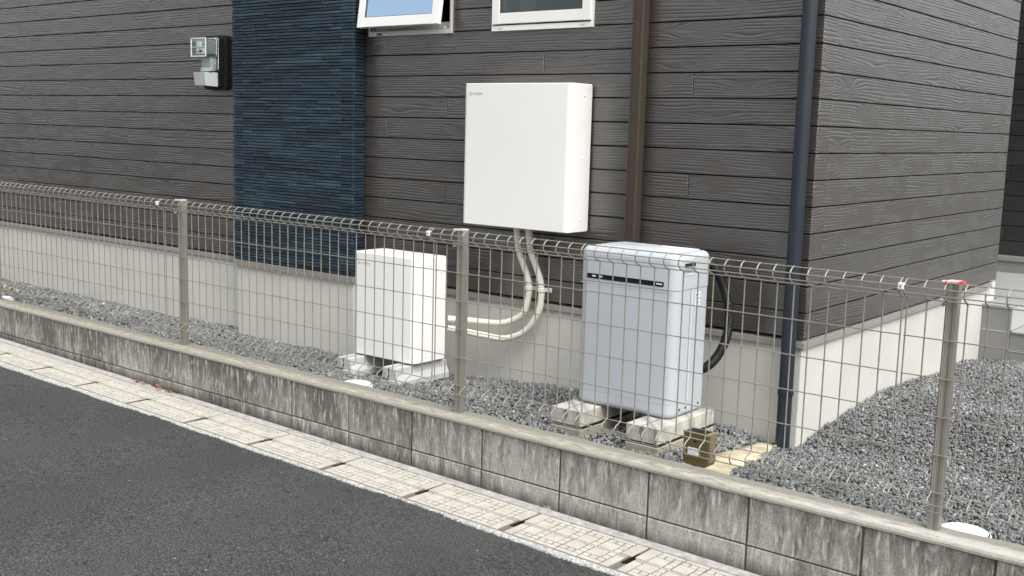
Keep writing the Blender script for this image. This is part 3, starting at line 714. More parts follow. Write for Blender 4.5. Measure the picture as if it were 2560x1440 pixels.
# ---------------------------------------------------------------- block wall
bw = thing('block_wall', 'low weathered grey concrete block wall streaked with dark run-off, under the mesh fence', 'block wall', (0,0,0), TH)
mb = MB(); BX = -4.877
for i in range(-15, 22):
    for z0, z1, in ((-0.1838, -0.0095), (-0.386, -0.1890)):
        g = 0.0040
        mb.panel((BX+0.4*i+g, -1.085, z0), (1,0,0), (0,0,1), (0,-1,0), 0.4-2*g, z1-z0, 0.0125+random.uniform(-.0012,.0008), 0.003, random.random())
mb.build('blocks', 'block_concrete', bw)
mb = MB(); mb.box(BX-6, BX+8.8, -1.0915, -0.975, -0.42, -0.011, 0.2); mb.build('joint_mortar', 'joint_dark', bw)
mb = MB(); n = 900; xs = np.linspace(BX-6, BX+8.8, n); vs = []
r1 = np.interp(np.arange(n), np.arange(0, n, 5), RS.uniform(-1, 1, len(np.arange(0, n, 5)))); r2 = np.interp(np.arange(n), np.arange(0, n, 9), RS.uniform(-1, 1, len(np.arange(0, n, 9))))
for i, x in enumerate(xs):
    yf = -1.1015+0.0022*r1[i]; yb = -0.958+0.004*r2[i]; zt_ = 0.0+0.0012*r2[i]
    dip = 0.003 if abs(((x-BX) % 0.4)-0.0) < 0.012 else 0
    vs += [(x, yf+0.004, -0.0155), (x, yf, -0.012), (x, yf+0.0005, -0.004-dip), (x, yf+0.007, zt_-dip*.5), (x, -1.06, zt_+0.001*r1[i]), (x, -1.0, zt_+.0012*r2[(i*7) % n]), (x, yb-0.006, zt_), (x, yb, -0.006), (x, yb, -0.03)]
mb.add(vs, [(i*9+k, (i+1)*9+k, (i+1)*9+k+1, i*9+k+1) for i in range(n-1) for k in range(8)], 0.5, False)
mb.build('mortar_capping', 'mortar_cap', bw)

# ---------------------------------------------------------------- mesh fence
fence = thing('mesh_fence', 'beige welded wire mesh fence with rolled top and bottom edges on the block wall', 'fence', (0,0,0), TH)
FY = -1.022
PROF = [(-1.034, 0.7797), (-1.050, 0.7725), (-1.060, 0.762), (-1.063, 0.750), (-1.060, 0.7385), (-1.048, 0.729), (-1.030, 0.7225), (FY, 0.716), (FY, 0.1265), (-1.030, 0.1195), (-1.050, 0.1115), (-1.061, 0.102), (-1.063, 0.091), (-1.058, 0.078), (-1.046, 0.0655)]
HW = [(-1.034-0.0, 0.7797-0.002), (-1.0640, 0.7595), (-1.0625, 0.7385), (FY-0.004, 0.7204), (FY-0.004, 0.6008), (FY-0.004, 0.4812), (FY-0.004, 0.3617), (FY-0.004, 0.2421), (FY-0.004, 0.1225), (-1.0645, 0.0940), (-1.0500, 0.0675)]
mb = MB()
for i in range(34):
    x = 0.060*i
    mb.tube([(x, y, z) for y, z in PROF], 0.0025, 6)
for y, z in HW: mb.tube([(-0.003, y, z), (1.983, y, z)], 0.0020, 6)
pan0 = None
for n_ in range(-4, 2):
    if pan0 is None: pan0 = mb.build('wire_panel', 'fence_paint', fence); o = pan0
    else: o = pan0.copy(); COL.objects.link(o); o.parent = fence
    o.location = (-1.2154 + 1.995*n_, 0, 0)
post0 = None
for n_ in range(-3, 2):
    xc = -1.085 + 1.996*n_ - (0.095 if n_ < -1 else 0)
    if post0 is None:
        mb = MB(); pr = [(-0.0175,-0.001),(-0.0175,-0.0195),(-0.0065,-0.0195),(-0.0045,-0.0165),(0.0045,-0.0165),(0.0065,-0.0195),(0.0175,-0.0195),(0.0175,0.015),(-0.0175,0.015)]
        mb.ring_loft([[(a,b,z) for a,b in pr] for z in (-0.03, 0.776)], smooth=False); o = post0 = mb.build('post', 'post_paint', fence, 0.0012)
        cb = MB(); cb.box(-0.019, 0.019, -0.021, 0.0165, 0.7755, 0.784); cb.box(-0.034, -0.010, -0.028, -0.008, 0.7745, 0.7835)
        cp = cb.build('post_cap', 'fence_cap', o, 0.003)
        bb = MB(); bb.tube([(-0.016,-0.045,0.712),(-0.016,-0.020,0.716)], 0.0055, 8); bb.build('bolt', 'steel', o); bb = MB(); bb.tube([(-0.016,-0.045,0.121),(-0.016,-0.02,0.121)], 0.0045, 8); bb.build('bolt', 'steel', o)
    else:
        o = post0.copy(); COL.objects.link(o); o.parent = fence
        for ch in post0.children: c = ch.copy(); COL.objects.link(c); c.parent = o
    o.location = (xc, -1.000+0.0, 0)
cl0 = None
for n_ in range(-3, 2):
    if cl0 is None:
        mb = MB(); mb.box(-0.0105, 0.0085, -1.071, -1.057, 0.7465, 0.768); cl0 = o = mb.build('joint_clip', 'clip_plastic', fence, 0.003)
        mb = MB(); mb.tube([(-0.001,-1.0716,0.757),(-0.001,-1.0712,0.757)], 0.0030, 10); mb.build('clip_hole', 'ink', cl0)
    else:
        o = cl0.copy(); COL.objects.link(o); o.parent = fence
        for ch in cl0.children: c = ch.copy(); COL.objects.link(c); c.parent = o
    o.location = (-1.2154 + 1.995*n_ - 0.0075, 0, 0)
# red plastic fastener on the right post
rt = thing('red_plug', 'small red plastic plug poking from the top of the rightmost fence post', 'plug', W(0.912, -1.022, 0.782), TH)
mb = MB(); mb.ring_loft([[(x, r*math.cos(a)-0.004, r*math.sin(a)*0.8) for a in [2*math.pi*k/10 for k in range(10)]] for x, r in ((0.020,0.002),(0.023,0.005),(0.028,0.0078),(0.033,0.0080),(0.037,0.005),(0.039,0.002))]); mb.build('head', 'red_plastic', rt)
mb = MB(); mb.tube([(0.014,-0.008,-0.001),(0.024,-0.006,0.000)], 0.0025, 8); mb.build('shank', 'red_plastic', rt)
mb = MB(); mb.tube([(-0.015,-0.029,-0.001),(-0.009,-0.029,-0.001)], 0.0042, 8); mb.build('tail', 'red_plastic', rt)

# ---------------------------------------------------------------- white wall cabinet
def cabinet(name, x0, x1, y0, y1, z0, z1, rv, rb, parent, mat='white_paint'):
    """box with rounded front uprights (rv) and back top/bottom edges rounded (rb)"""
    bm = bmesh.new(); bmesh.ops.create_cube(bm, size=1.0)
    for v in bm.verts: v.co = ((x0+x1)/2 + v.co.x*(x1-x0), (y0+y1)/2 + v.co.y*(y1-y0), (z0+z1)/2 + v.co.z*(z1-z0))
    def sel(fn): return [e for e in bm.edges if fn(e)]
    mid = lambda e: (e.verts[0].co + e.verts[1].co)/2
    e = sel(lambda e: abs(mid(e).y-y0) < 1e-5 and abs(mid(e).z-(z0+z1)/2) < 1e-5)
    bmesh.ops.bevel(bm, geom=e, offset=rv, segments=9, affect='EDGES', profile=0.5)
    e = sel(lambda e: abs(mid(e).y-y1) < 1e-5 and (abs(mid(e).z-z0) < 1e-5 or abs(mid(e).z-z1) < 1e-5) and abs(mid(e).x-(x0+x1)/2) < 1e-4)
    bmesh.ops.bevel(bm, geom=e, offset=rb, segments=6, affect='EDGES', profile=0.5)
    me = bpy.data.meshes.new(name); bm.to_mesh(me); bm.free()
    me.attributes.new('rnd', 'FLOAT', 'POINT'); me.materials.append(MATS[mat])
    me.polygons.foreach_set('use_smooth', [True]*len(me.polygons)); me.set_sharp_from_angle(angle=R(32))
    o = bpy.data.objects.new(name, me); COL.objects.link(o); o.parent = parent
    b = o.modifiers.new('bevel', 'BEVEL'); b.width = 0.0035; b.segments = 3; b.limit_method = 'ANGLE'; b.angle_limit = R(50)
    return o
def logo(parent, x, y, z, size, name='logo'):
    """pale grey maker's mark: split round emblem and word"""
    mb = MB(); s = size*0.62; yy = y
    def seg(a0, a1, r0, r1, dx=0, dz=0):
        vs = []; fs = []; n = 8
        for i in range(n+1):
            a = R(a0 + (a1-a0)*i/n)
            for r in (r0, r1): vs.append((x+s*0.9+dx+s*r*math.cos(a), yy, z+dz+s*r*math.sin(a)))
        for i in range(n): fs.append((2*i, 2*i+1, 2*i+3, 2*i+2))
        mb.add(vs, fs)
    seg(70, 290, 0.62, 0.95)
    seg(100, 260, 0.2, 0.42)
    mb.add([(x+s*0.6, yy, z+s*0.15), (x+s*1.35, yy, z+s*1.05), (x+s*1.75, yy, z+s*0.95), (x+s*1.0, yy, z)], [(0,1,2,3)])
    mb.add([(x+s*0.6, yy, z-s*0.15), (x+s*1.0, yy, z), (x+s*1.75, yy, z-s*0.95), (x+s*1.35, yy, z-s*1.05)], [(0,1,2,3)])
    em = mb.build('emblem', 'logo_grey', parent)
    text('KYOCERA', name, size, (x+s*2.25, yy, z), (R(90), 0, 0), 'logo_grey', parent, 0.98)
wc = thing('wall_cabinet', 'large blank white metal cabinet mounted high on the dark siding', 'cabinet', (-1.488, 0, 0.712))
cabinet('case', -0.340, 0.340, -0.180, -0.010, 0, 0.710, 0.030, 0.014, wc)
mb = MB(); mb.box(-0.30, 0.30, -0.0105, -0.0003, 0.05, 0.66); mb.build('mounting_plate', 'frame_alu', wc)
for z in (0.654, 0.356, 0.060):
    mb = MB(); mb.tube([(0.3395,-0.076,z),(0.343,-0.076,z),(0.3445,-0.076,z)], [0.0058,0.0055,0.003], 12); mb.build('screw', 'white_paint', wc)
logo(wc, -0.298, -0.1808, 0.6585, 0.0150)
for x in (-0.031, 0.044):
    mb = MB(); mb.tube([(x,-0.100,-0.022),(x,-0.100,-0.010),(x,-0.100,0.004)], [0.0185,0.0185,0.0195], 14); mb.build('conduit_gland', 'clamp_cream', wc)

# ---------------------------------------------------------------- flexible conduits
def smooth_path(p, n=6):
    p = [Vector(q) for q in p]; out = []
    for i in range(len(p)-1):
        a, b, c, d = p[max(i-1,0)], p[i], p[i+1], p[min(i+2,len(p)-1)]
        for k in range(n):
            t = k/n; out.append(0.5*((2*b) + (c-a)*t + (2*a-5*b+4*c-d)*t*t + (3*b-a-3*c+d)*t**3))
    return out + [p[-1]]
CA = [(-1.519,-0.1,0.705),(-1.53,-0.08,0.642),(-1.537,-0.055,0.578),(-1.514,-0.042,0.508),(-1.484,-0.04,0.438),(-1.479,-0.04,0.367),(-1.501,-0.045,0.275),(-1.56,-0.055,0.225),(-1.632,-0.08,0.201),(-1.718,-0.14,0.204),(-1.795,-0.21,0.213),(-1.840,-0.255,0.217)]
CB = [(-1.444,-0.1,0.705),(-1.452,-0.08,0.639),(-1.46,-0.055,0.582),(-1.436,-0.042,0.511),(-1.407,-0.04,0.443),(-1.399,-0.04,0.366),(-1.415,-0.042,0.275),(-1.489,-0.052,0.173),(-1.601,-0.075,0.123),(-1.702,-0.13,0.133),(-1.793,-0.21,0.156),(-1.840,-0.255,0.167)]
for pts, lab in ((CA, 'cream flexible conduit, the upper and inner of the pair under the wall cabinet'), (CB, 'cream flexible conduit, the lower and outer of the pair under the wall cabinet')):
    t = thing('conduit', lab, 'conduit', pts[0], 0, 'cream conduits joining the two white cabinets')
    sp_ = smooth_path(pts, 14); o0 = Vector(pts[0])
    mb = MB(); mb.tube([p-o0 for p in sp_], [0.0162 + 0.0007*((i % 2)) for i in range(len(sp_))], 14); mb.build('tube', 'conduit', t)
    c = Vector(pts[5]) - o0 + Vector((0.001, 0, 0.03))
    mb = MB(); mb.tube([c+Vector((0,0,-0.011)), c+Vector((0,0,-0.009)), c+Vector((0,0,0.009)), c+Vector((0,0,0.011))], [0.0185,0.0208,0.0208,0.0185], 14)
    mb.box(c.x-0.027, c.x-0.014, c.y+0.012, c.y+0.020, c.z-0.010, c.z+0.014); mb.box(c.x+0.012, c.x+0.040, c.y+0.030, c.y+0.036, c.z-0.012, c.z+0.010); mb.box(c.x+0.012, c.x+0.017, c.y, c.y+0.034, c.z-0.010, c.z+0.010)
    mb.build('clamp', 'clamp_cream', t, 0.002)
    mb = MB(); mb.tube([c+Vector((0.030,0.0295,0)), c+Vector((0.030,0.0280,0))], 0.004, 8); mb.build('screw', 'steel', t)

# ---------------------------------------------------------------- low white cabinet on resin feet
lc = thing('low_cabinet', 'smaller white metal cabinet standing low on two grey feet', 'cabinet', (-2.068, -0.385, 0.004))
cabinet('case', -0.226, 0.223, -0.115, 0.118, 0.004, 0.543, 0.032, 0.014, lc)
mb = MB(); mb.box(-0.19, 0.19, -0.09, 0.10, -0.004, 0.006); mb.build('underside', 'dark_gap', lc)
for dx, dy, z in ((0.2225, 0.074, 0.059), (0.2225, 0.083, 0.463)):
    mb = MB(); mb.tube([(dx,dy,z),(dx+0.0035,dy,z),(dx+0.005,dy,z)], [0.0055,0.0052,0.003], 12); mb.build('screw', 'white_paint', lc)
logo(lc, -0.187, -0.1158, 0.4870, 0.0150)
for dx, lab in ((-2.246, 'grey resin foot under the left end of the low white cabinet'), (-1.912, 'grey resin foot under the right end of the low white cabinet')):
    t = thing('cabinet_foot', lab, 'foot', (dx, -0.6, -0.1), 0, 'grey resin feet under the low cabinet')
    mb = MB(); pr0 = [(-0.064, 0.0), (0.062, 0.0), (0.062, 0.030), (0.045, 0.062), (0.0415, 0.0985), (-0.0485, 0.0985), (-0.055, 0.062), (-0.060, 0.030)]
    n = len(pr0)
    vs = [(a, 0.0, b) for a, b in pr0] + [(a, 0.375, b) for a, b in pr0]
    mb.add(vs, [tuple(range(n)), tuple(reversed(range(n, 2*n)))] + [((i+1)%n, i, n+i, n+(i+1)%n) for i in range(n)])
    mb.build('body', 'foot_resin', t, 0.003)
    mb = MB(); mb.box(-0.056, 0.052, -0.012, 0.002, 0.004, 0.038); mb.build('front_lip', 'foot_resin', t, 0.002)
    mb = MB(); mb.box(-0.046, -0.002, -0.0125, -0.0008, 0.039, 0.046); mb.box(-0.010, -0.005, -0.0020, 0.0, 0.050, 0.0975); mb.box(-0.008, -0.004, 0.0, 0.09, 0.0980, 0.0992); mb.build('slot', 'dark_gap', t)
    mb = MB(); mb.box(0.022, 0.045, -0.0025, 0.001, 0.066, 0.092); mb.build('boss', 'foot_resin', t, 0.002)
    mb = MB(); mb.box(-0.046, -0.020, -0.0025, 0.001, 0.066, 0.092); mb.build('boss', 'foot_resin', t, 0.002)

# ---------------------------------------------------------------- silver unit
su = thing('silver_unit', 'silver grey battery unit with a black label strip standing on two concrete blocks', 'battery unit', (-0.554, -0.415, 0.022))
X0, X1, Y0, Y1 = -0.245, 0.238, -0.147, 0.147
mb = MB(); mb.ring_loft(rloft(X0, X1, Y0, Y1, 0.042, [(z, i+0.0015) for z, i in arc_secs(0.001, 0.0606, 0.024, 0.0008)])); mb.build('base', 'silver_paint', su)
mb = MB(); mb.ring_loft(rloft(X0+0.0015, X1-0.0015, Y0+0.0015, Y1-0.0015, 0.0405, [(0.0612, 0.0006), (0.0622, 0), (0.0647, 0), (0.537, 0), (0.5395, 0), (0.5405, 0.0006)])); mb.build('body', 'silver_paint', su)
mb = MB(); mb.ring_loft(rloft(X0-0.001, X1+0.001, Y0-0.001, Y1+0.001, 0.043, arc_secs(0.5420, 0.6905, 0.001, 0.030, 7))); mb.build('top_cover', 'silver_paint', su)
mb = MB(); mb.ring_loft(rloft(X0+0.006, X1-0.006, Y0+0.006, Y1-0.006, 0.036, [(0.03, 0), (0.62, 0)])); mb.build('core', 'dark_gap', su)
mb = MB(); mb.ring_loft(rloft(X0+0.052, X1-0.048, Y0+0.040, Y1-0.020, 0.012, [(0.689, 0), (0.6920, 0.0), (0.6932, 0.0015)])); mb.build('top_plate', 'silver_light', su)
mb = MB()
for x, y in ((X0+0.065, Y0+0.052), (X1-0.085, Y0+0.055), (0.0, Y1-0.04)): mb = MB(); mb.tube([(x,y,0.692),(x,y,0.6942)], 0.005, 10); mb.build('screw', 'steel', su)
mb = MB(); mb.box(0.02, 0.16, Y1-0.060, Y1-0.030, 0.6931, 0.6937); mb.build('sticker', 'sticker', su)
mb = MB(); mb.ring_loft([[(x, y, z) for x, z, _ in rrect(-0.207, 0.181, 0.5550, 0.5755, 0.003, 0, 3)] for y in (Y0-0.0005, Y0-0.0030)], smooth=False)
st_ = mb.build('label_strip', 'black_gloss', su)
def txt_strip(body, x, size): text(body, 'lettering', size, (x, Y0-0.0032, 0.5655), (R(90), 0, 0), 'sticker', st_, 1.0, 0.0002)
for x, n_ in ((-0.173, 2), (-0.140, 2), (0.146, 3)):
    mb = MB()
    for k in range(n_*2): mb.box(x+k*0.0048, x+k*0.0048+0.0034, Y0-0.0036, Y0-0.0029, 0.5625, 0.5690)
    mb.build('lettering', 'sticker', st_)
mb = MB()
for k in range(60):
    x = X0+0.012 + k*0.0078; mb.box(x, x+0.0045, Y0-0.0006, Y0+0.002, 0.5330, 0.5352)
mb.build('seam_stitch', 'silver_light', su)
# right side: vertical panel joint, grip pocket, stickers, foot holes
mb = MB(); mb.box(X1-0.0035, X1-0.0010, -0.024, -0.0165, 0.066, 0.537); mb.build('side_joint', 'meter_side', su)
mb = MB(); mb.box(X1-0.0035, X1+0.0006, -0.0164, -0.006, 0.066, 0.537); mb.build('side_bead', 'silver_light', su, 0.001)
mb = MB(); mb.box(X1+0.0004, X1+0.0016, -0.086, 0.006, 0.600, 0.652); gp = mb.build('grip_pocket', 'meter_side', su, 0.0006)
mb = MB(); mb.box(X1+0.0016, X1+0.0022, -0.084, 0.004, 0.638, 0.651); mb.build('grip_painted_shadow', 'dark_gap', gp)  # raised dark strip painted as the shade at the top of the pocket
mb = MB(); mb.box(X1+0.0016, X1+0.0026, -0.084, 0.004, 0.601, 0.610); mb.build('grip_lip', 'silver_light', gp)
for z in (0.500, 0.467):
    mb = MB(); mb.box(X1-0.0008, X1-0.0002, 0.017, 0.059, z, z+0.024); s_ = mb.build('sticker', 'sticker', su)
    mb = MB()
    if z > 0.49: mb.box(X1-0.0002, X1+0.0002, 0.022, 0.032, z+0.005, z+0.018); mb.box(X1-0.0002, X1+0.0002, 0.037, 0.054, z+0.010, z+0.013)
    else: mb.box(X1-0.0002, X1+0.0002, 0.022, 0.054, z+0.013, z+0.016); mb.box(X1-0.0002, X1+0.0002, 0.026, 0.050, z+0.006, z+0.008)
    mb.build('lettering', 'ink', s_)
for y, z in ((-0.072, 0.035), (-0.090, 0.022), (-0.020, 0.035), (0.085, 0.038)):
    mb = MB(); mb.tube([(X1-0.001, y, z), (X1+0.0006, y, z)], 0.0052, 10); mb.build('foot_hole', 'dark_gap', su)
# its concrete blocks
CG2 = 'concrete blocks carrying the silver unit'
for x0, x1, lab in ((-0.824, -0.666, 'stained concrete block under the left side of the silver unit'), (-0.439, -0.285, 'stained concrete block under the right side of the silver unit')):
    t = thing('concrete_block', lab, 'concrete block', ((x0+x1)/2, -0.70, -0.13), 0, CG2)
    hw = (x1-x0)/2
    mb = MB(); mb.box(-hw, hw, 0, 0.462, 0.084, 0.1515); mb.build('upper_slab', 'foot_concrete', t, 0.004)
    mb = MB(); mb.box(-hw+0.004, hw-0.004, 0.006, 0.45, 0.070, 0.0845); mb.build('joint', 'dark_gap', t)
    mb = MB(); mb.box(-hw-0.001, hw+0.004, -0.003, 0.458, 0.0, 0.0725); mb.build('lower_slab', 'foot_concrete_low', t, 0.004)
    mb = MB(); mb.box(-0.004, 0.002, 0.0, 0.16, 0.1512, 0.1522); mb.box(-0.012, 0.010, -0.0008, 0.001, 0.118, 0.150); mb.box(-0.006, 0.004, -0.001, 0.001, 0.100, 0.118); mb.build('anchor_slot', 'ink', t)
# corrugated hose
ho = thing('black_hose', 'black corrugated hose looping from behind the silver unit', 'hose', (-0.404, -0.235, 0.657))
hp = smooth_path([(-0.455,-0.262,0.655),(-0.404,-0.235,0.657),(-0.382,-0.215,0.652),(-0.349,-0.19,0.631),(-0.312,-0.18,0.564),(-0.278,-0.18,0.477),(-0.269,-0.18,0.39),(-0.285,-0.18,0.303),(-0.326,-0.185,0.223),(-0.375,-0.195,0.177),(-0.43,-0.215,0.155),(-0.50,-0.262,0.15)], 34)
o0 = Vector((-0.404,-0.235,0.657)); L_ = len(hp)
mb = MB(); mb.tube([p-o0 for p in hp[int(L_*.16):]], [0.0196 + (0.0016 if i % 3 == 0 else -0.0008) for i in range(len(hp[int(L_*.16):]))], 16); mb.build('tube', 'black_rubber', ho)
mb = MB(); mb.tube([p-o0 for p in hp[:int(L_*.30)]], [0.0235 if i < L_*.12 else (0.026 if i < L_*.20 else 0.0215) for i in range(int(L_*.30))], 16); mb.build('elbow', 'black_plastic', ho)

# ---------------------------------------------------------------- olive box by the wall
ob = thing('olive_box', 'small olive brown plastic box with a white label standing behind the block wall', 'plastic box', (-0.002, -0.905, -0.022), R(-1.5))
mb = MB(); ring = lambda z, i=0.0: rrect(-0.052+i, 0.054-i, -0.0, 0.052, 0.004, z, 3)
prof = [(-0.052,0.128),(-0.052,0.020),(-0.049,0.010),(-0.040,0.003),(-0.028,0.0),(0.040,0.0),(0.048,0.005),(0.053,0.014),(0.054,0.026),(0.054,0.128)]
n = len(prof); vs = [(a,0,b) for a,b in prof] + [(a,0.060,b) for a,b in prof]
mb.add(vs, [tuple(range(n)), tuple(reversed(range(n,2*n)))] + [((i+1)%n, i, n+i, n+(i+1)%n) for i in range(n)])
mb.build('case', 'olive_plastic', ob, 0.0025)
mb = MB()
for k in range(18): mb.box(0.0535, 0.0560, 0.012, 0.050, 0.020+k*0.0058, 0.0232+k*0.0058)
mb.build('grille_ribs', 'olive_light', ob)
mb = MB(); mb.box(-0.053, 0.0555, -0.0015, 0.062, 0.124, 0.1285); mb.build('top_rim', 'olive_light', ob, 0.001)
mb = MB(); mb.box(-0.042, 0.040, 0.006, 0.054, 0.1286, 0.1292); mb.build('top_panel', 'black_plastic', ob)
mb = MB(); mb.box(-0.030, 0.016, -0.0012, 0.0, 0.040, 0.070); sk = mb.build('sticker', 'sticker', ob)
mb = MB()
for k in range(4): mb.box(-0.027, 0.013-0.006*(k % 2), -0.0016, -0.0011, 0.0445+k*0.006, 0.0462+k*0.006)
mb.build('lettering', 'logo_grey', sk)
mb = MB(); mb.box(-0.029, -0.024, -0.0008, 0.0, 0.102, 0.113); mb.build('vent_mark', 'dark_gap', ob)
mb = MB(); mb.add([(-0.012,-0.0006,0.096),(-0.002,-0.0006,0.090),(0.010,-0.0006,0.094),(0.000,-0.0006,0.101)], [(0,1,2,3)])
mb.build('vent_mark', 'dark_gap', ob)
mb = MB(); mb.box(0.018, 0.022, -0.0008, 0.0, 0.098, 0.106); mb.build('vent_mark', 'dark_gap', ob)
for x, z in ((-0.022, 0.026), (0.014, 0.024)): mb = MB(); mb.tube([(x,0.001,z),(x,-0.0008,z)], 0.0028, 8); mb.build('screw_hole', 'dark_gap', ob)
mb = MB(); mb.box(-0.050, -0.012, -0.014, -0.001, -0.002, 0.002); mb.build('base_tab', 'sticker', ob); mb = MB(); mb.box(0.012, 0.044, -0.014, -0.001, -0.002, 0.002); mb.build('base_tab', 'sticker', ob)

# ---------------------------------------------------------------- electricity meter
em = thing('electricity_meter', 'clear fronted electricity meter on a black backplate beside the blue pilaster', 'meter', (-4.095, 0, 1.57))
mb = MB(); mb.ring_loft([[(x, y, z) for x, z, _ in rrect(-0.118, 0.118, -0.170, 0.170, 0.022, 0, 5)] for y in (-0.001, -0.034, -0.040)][::1], smooth=True); mb.build('backplate', 'black_plastic', em, 0.002)
mb = MB(); mb.ring_loft([[(x, y, z) for x, z, _ in rrect(-0.085, 0.082, -0.160, 0.150, 0.016, 0, 5)] for y in (-0.040, -0.072)], smooth=True); mb.build('housing', 'black_plastic', em, 0.002)
mb = MB(); mb.ring_loft([[(x, y, z) for x, z, _ in rrect(-0.080, 0.058, 0.045, 0.135, 0.006, 0, 4)] for y in (-0.072, -0.132)], smooth=True); mb.build('meter_body', 'meter_side', em)
fy = -0.1335
mb = MB(); mb.box(-0.058, -0.004, fy-0.001, fy, 0.096, 0.126); mb.box(-0.062, 0.030, fy-0.0008, fy, 0.050, 0.084); fp = mb.build('face_label', 'lid_white', em)
mb = MB(); mb.box(-0.040, -0.010, fy-0.0016, fy-0.0010, 0.058, 0.076); mb.tube([(-0.010, fy-0.0010, 0.067),(-0.010, fy-0.0016, 0.067)], 0.009, 12); mb.box(0.006, 0.012, fy-0.0014, fy-0.0009, 0.060, 0.064); mb.build('display', 'ink', fp)
mb = MB(); mb.tube([(-0.050, fy-0.0008, 0.067),(-0.050, fy-0.003, 0.067)], 0.008, 12); mb.build('seal_button', 'sticker', fp)
mb = MB(); ys = (-0.073, -0.150, -0.157)
mb.ring_loft([[(x, y, z) for x, z, _ in rrect(-0.090+i, 0.066-i, 0.030+i, 0.147-i, 0.012, 0, 4)] for y, i in ((-0.073, 0), (-0.150, 0.004), (-0.156, 0.010))], smooth=True); mb.build('clear_cover', 'clear_cover', em)
mb = MB()
for a in ((-0.090, 0.066, 0.142, 0.1475), (-0.090, 0.066, 0.0300, 0.0345), (-0.090, -0.086, 0.030, 0.147), (0.0625, 0.067, 0.030, 0.147)): mb.box(a[0], a[1], -0.1585, -0.152, a[2], a[3])
mb.box(-0.086, 0.063, -0.1580, -0.1545, 0.0885, 0.0915)
for y_ in (-0.0745, -0.0715):
    r_ = [(x, y_, z) for x, z, _ in rrect(-0.088, 0.0665 if y_ < -0.073 else 0.080, 0.030 if y_ < -0.073 else -0.052, 0.147 if y_ < -0.073 else 0.151, 0.014, 0, 4)]; mb.tube(r_ + [r_[0]], 0.0018, 5, caps=False)
mb.build('cover_rim', 'sash_white', em, 0.0015)
mb = MB(); mb.ring_loft([[(x, y, z) for x, z, _ in rrect(-0.084+0.012*t, 0.072-0.004*t, 0, 0.001, 0.0004, 0, 1)] for y, t in ((-0.07, 0),)]) if False else None
mb = MB(); vs = []
for z, xa, xb, yf in ((0.032, -0.058, 0.066, -0.135), (0.000, -0.050, 0.060, -0.118), (-0.035, -0.055, 0.060, -0.112), (-0.062, -0.050, 0.060, -0.120)):
    vs.append([(xa, yf, z), (xb, yf, z), (xb, -0.07, z), (xa, -0.07, z)])
mb.ring_loft(vs[::-1], smooth=False); mb.build('terminal_cover', 'clear_cover', em, 0.002)
mb = MB(); mb.box(-0.046, 0.050, -0.108, -0.072, -0.058, 0.028); mb.build('terminal_block', 'terminal_pale', em, 0.002)
mb = MB(); mb.box(0.064, 0.078, -0.090, -0.070, -0.052, 0.020); mb.tube([(0.071,-0.095,-0.010),(0.071,-0.07,-0.010)], 0.005, 8); mb.build('hinge_clip', 'steel', em, 0.001)
mb = MB(); prof = [(-0.092,-0.066),(0.056,-0.066),(0.076,-0.066),(0.076,-0.152),(0.062,-0.152),(-0.082,-0.150)]
top_ = [(-0.094,-0.140,-0.066),(0.030,-0.142,-0.066),(0.070,-0.076,-0.066),(0.078,-0.041,-0.066),(-0.094,-0.041,-0.066)]
bot_ = [(-0.084,-0.136,-0.150),(0.036,-0.139,-0.150),(0.072,-0.076,-0.156),(0.078,-0.041,-0.156),(-0.088,-0.041,-0.150)]
mb.add(bot_+top_, [(0,1,6,5),(1,2,7,6),(2,3,8,7),(3,4,9,8),(4,0,5,9),(4,3,2,1,0),(5,6,7,8,9)]); mb.build('lower_cover', 'meter_grey', em, 0.003)
mb = MB(); mb.tube([(-0.11,-0.06,-0.030),(-0.11,-0.045,-0.030)], 0.005, 8); mb.build('wing_screw', 'sticker', em)

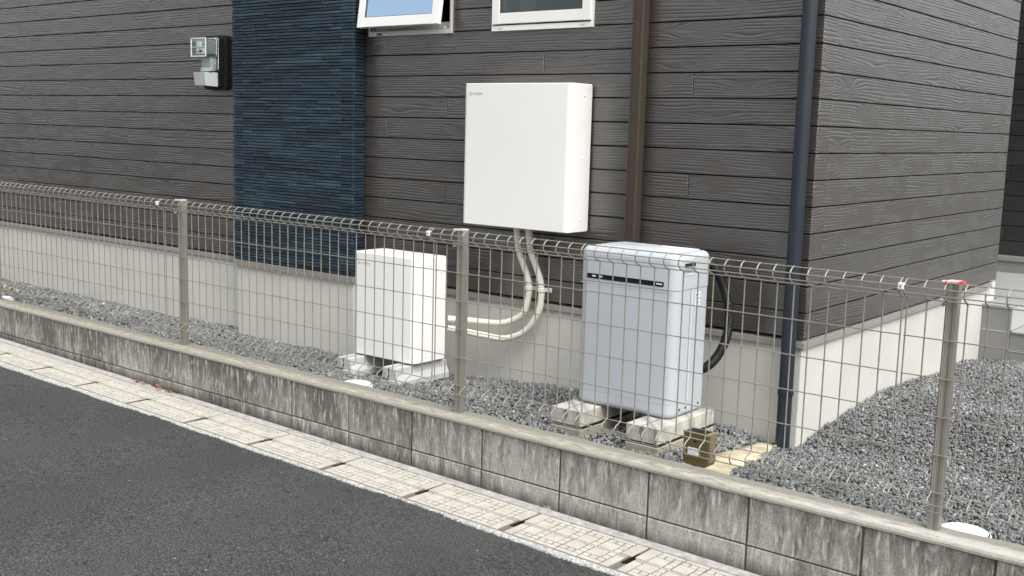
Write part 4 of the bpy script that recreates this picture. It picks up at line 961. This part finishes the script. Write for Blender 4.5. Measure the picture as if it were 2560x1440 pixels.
# ---------------------------------------------------------------- dry leaves and a dead weed along the foot of the wall
LG = 'dry brown leaves at the foot of the block wall'
spots = [(-3.375,-1.118),(-3.36,-1.108),(-3.345,-1.125),(-3.289,-1.112),(-3.22,-1.108),(-3.195,-1.112),(-3.175,-1.120),(-3.15,-1.110),(-3.125,-1.122),(-3.10,-1.112),(-3.085,-1.126),(-3.06,-1.112),(-3.035,-1.118),(-3.0,-1.110),(-3.87,-1.115),(-2.50,-1.112),(-2.05,-1.113),(-1.76,-1.112)]
def leaf_mesh(seed):
    rr = random.Random(seed); n = 7; vs = []; Lf = 0.030
    for i in range(n):
        t = i/(n-1); w = 0.011*math.sin(math.pi*min(1, t*1.05))**0.8*rr.uniform(.7, 1.2); zc = 0.006*math.sin(t*3.0) + 0.002*rr.random()
        vs += [(t*Lf, -w, zc+0.006*rr.random()), (t*Lf, 0, zc), (t*Lf, w, zc+0.006*rr.random())]
    fs = [(3*i+k, 3*i+3+k, 3*i+4+k, 3*i+1+k) for i in range(n-1) for k in (0, 1)]
    m_ = MB(); m_.add(vs, fs); m_.tube([(0,0,0),(-0.010,0.001,0.002)], 0.0006, 4)
    return m_
protos = []
for i, (x, y) in enumerate(spots):
    if i < 4: o = leaf_mesh(i).build('dry_leaf', 'leaf_brown'); sol = o.modifiers.new('thick', 'SOLIDIFY'); sol.thickness = 0.0005; protos.append(o)
    else: o = protos[i % 4].copy(); COL.objects.link(o)
    o.location = W(x, y, sz(x)+0.006+0.004*random.random()); o.rotation_euler = (random.uniform(-.6,.6), random.uniform(-.6,.6), random.uniform(0, 6.28)); s = random.uniform(.7, 1.25); o.scale = (s, s, s)
    lab = 'curled dry brown leaf in the pile below the second fence post from the left' if 4 <= i <= 13 else None
    if i < 4: lab = ('dry leaf at the left end of the small group beside the main leaf pile', 'dry leaf closest to the wall in the small group left of the pile', 'dry leaf farthest from the wall in the small group left of the pile', 'dry leaf between the small group and the main leaf pile')[i]
    if i == 14: lab = 'single dry leaf farthest left at the foot of the block wall'
    if i == 15: lab = 'single pale dry leaf a little right of the main leaf pile'
    if i == 16: lab = 'single dry leaf midway along the wall, left of two lone ones'
    if i == 17: lab = 'single dry leaf farthest right at the foot of the block wall'
    tag(o, lab, 'leaf', LG)
wd = thing('dead_weed', 'thin dry weed stem rising from the leaf pile against the wall', 'weed', W(-3.045, -1.105, sz(-3.045)))
mb = MB()
mb.tube([(0,0,0),(0.004,-0.003,0.04),(0.0,-0.002,0.07),(-0.012,-0.003,0.10)], 0.0011, 5)
mb.tube([(0.0,-0.002,0.05),(0.014,-0.004,0.062),(0.020,-0.004,0.066)], 0.0009, 5); mb.tube([(0,-0.002,0.072),(0.008,-0.003,0.095),(0.004,-0.003,0.110)], 0.0009, 5); mb.tube([(0.004,-0.003,0.03),(-0.012,-0.003,0.045),(-0.024,-0.003,0.075)], 0.0009, 5)
mb.build('stem', 'twig_brown', wd)
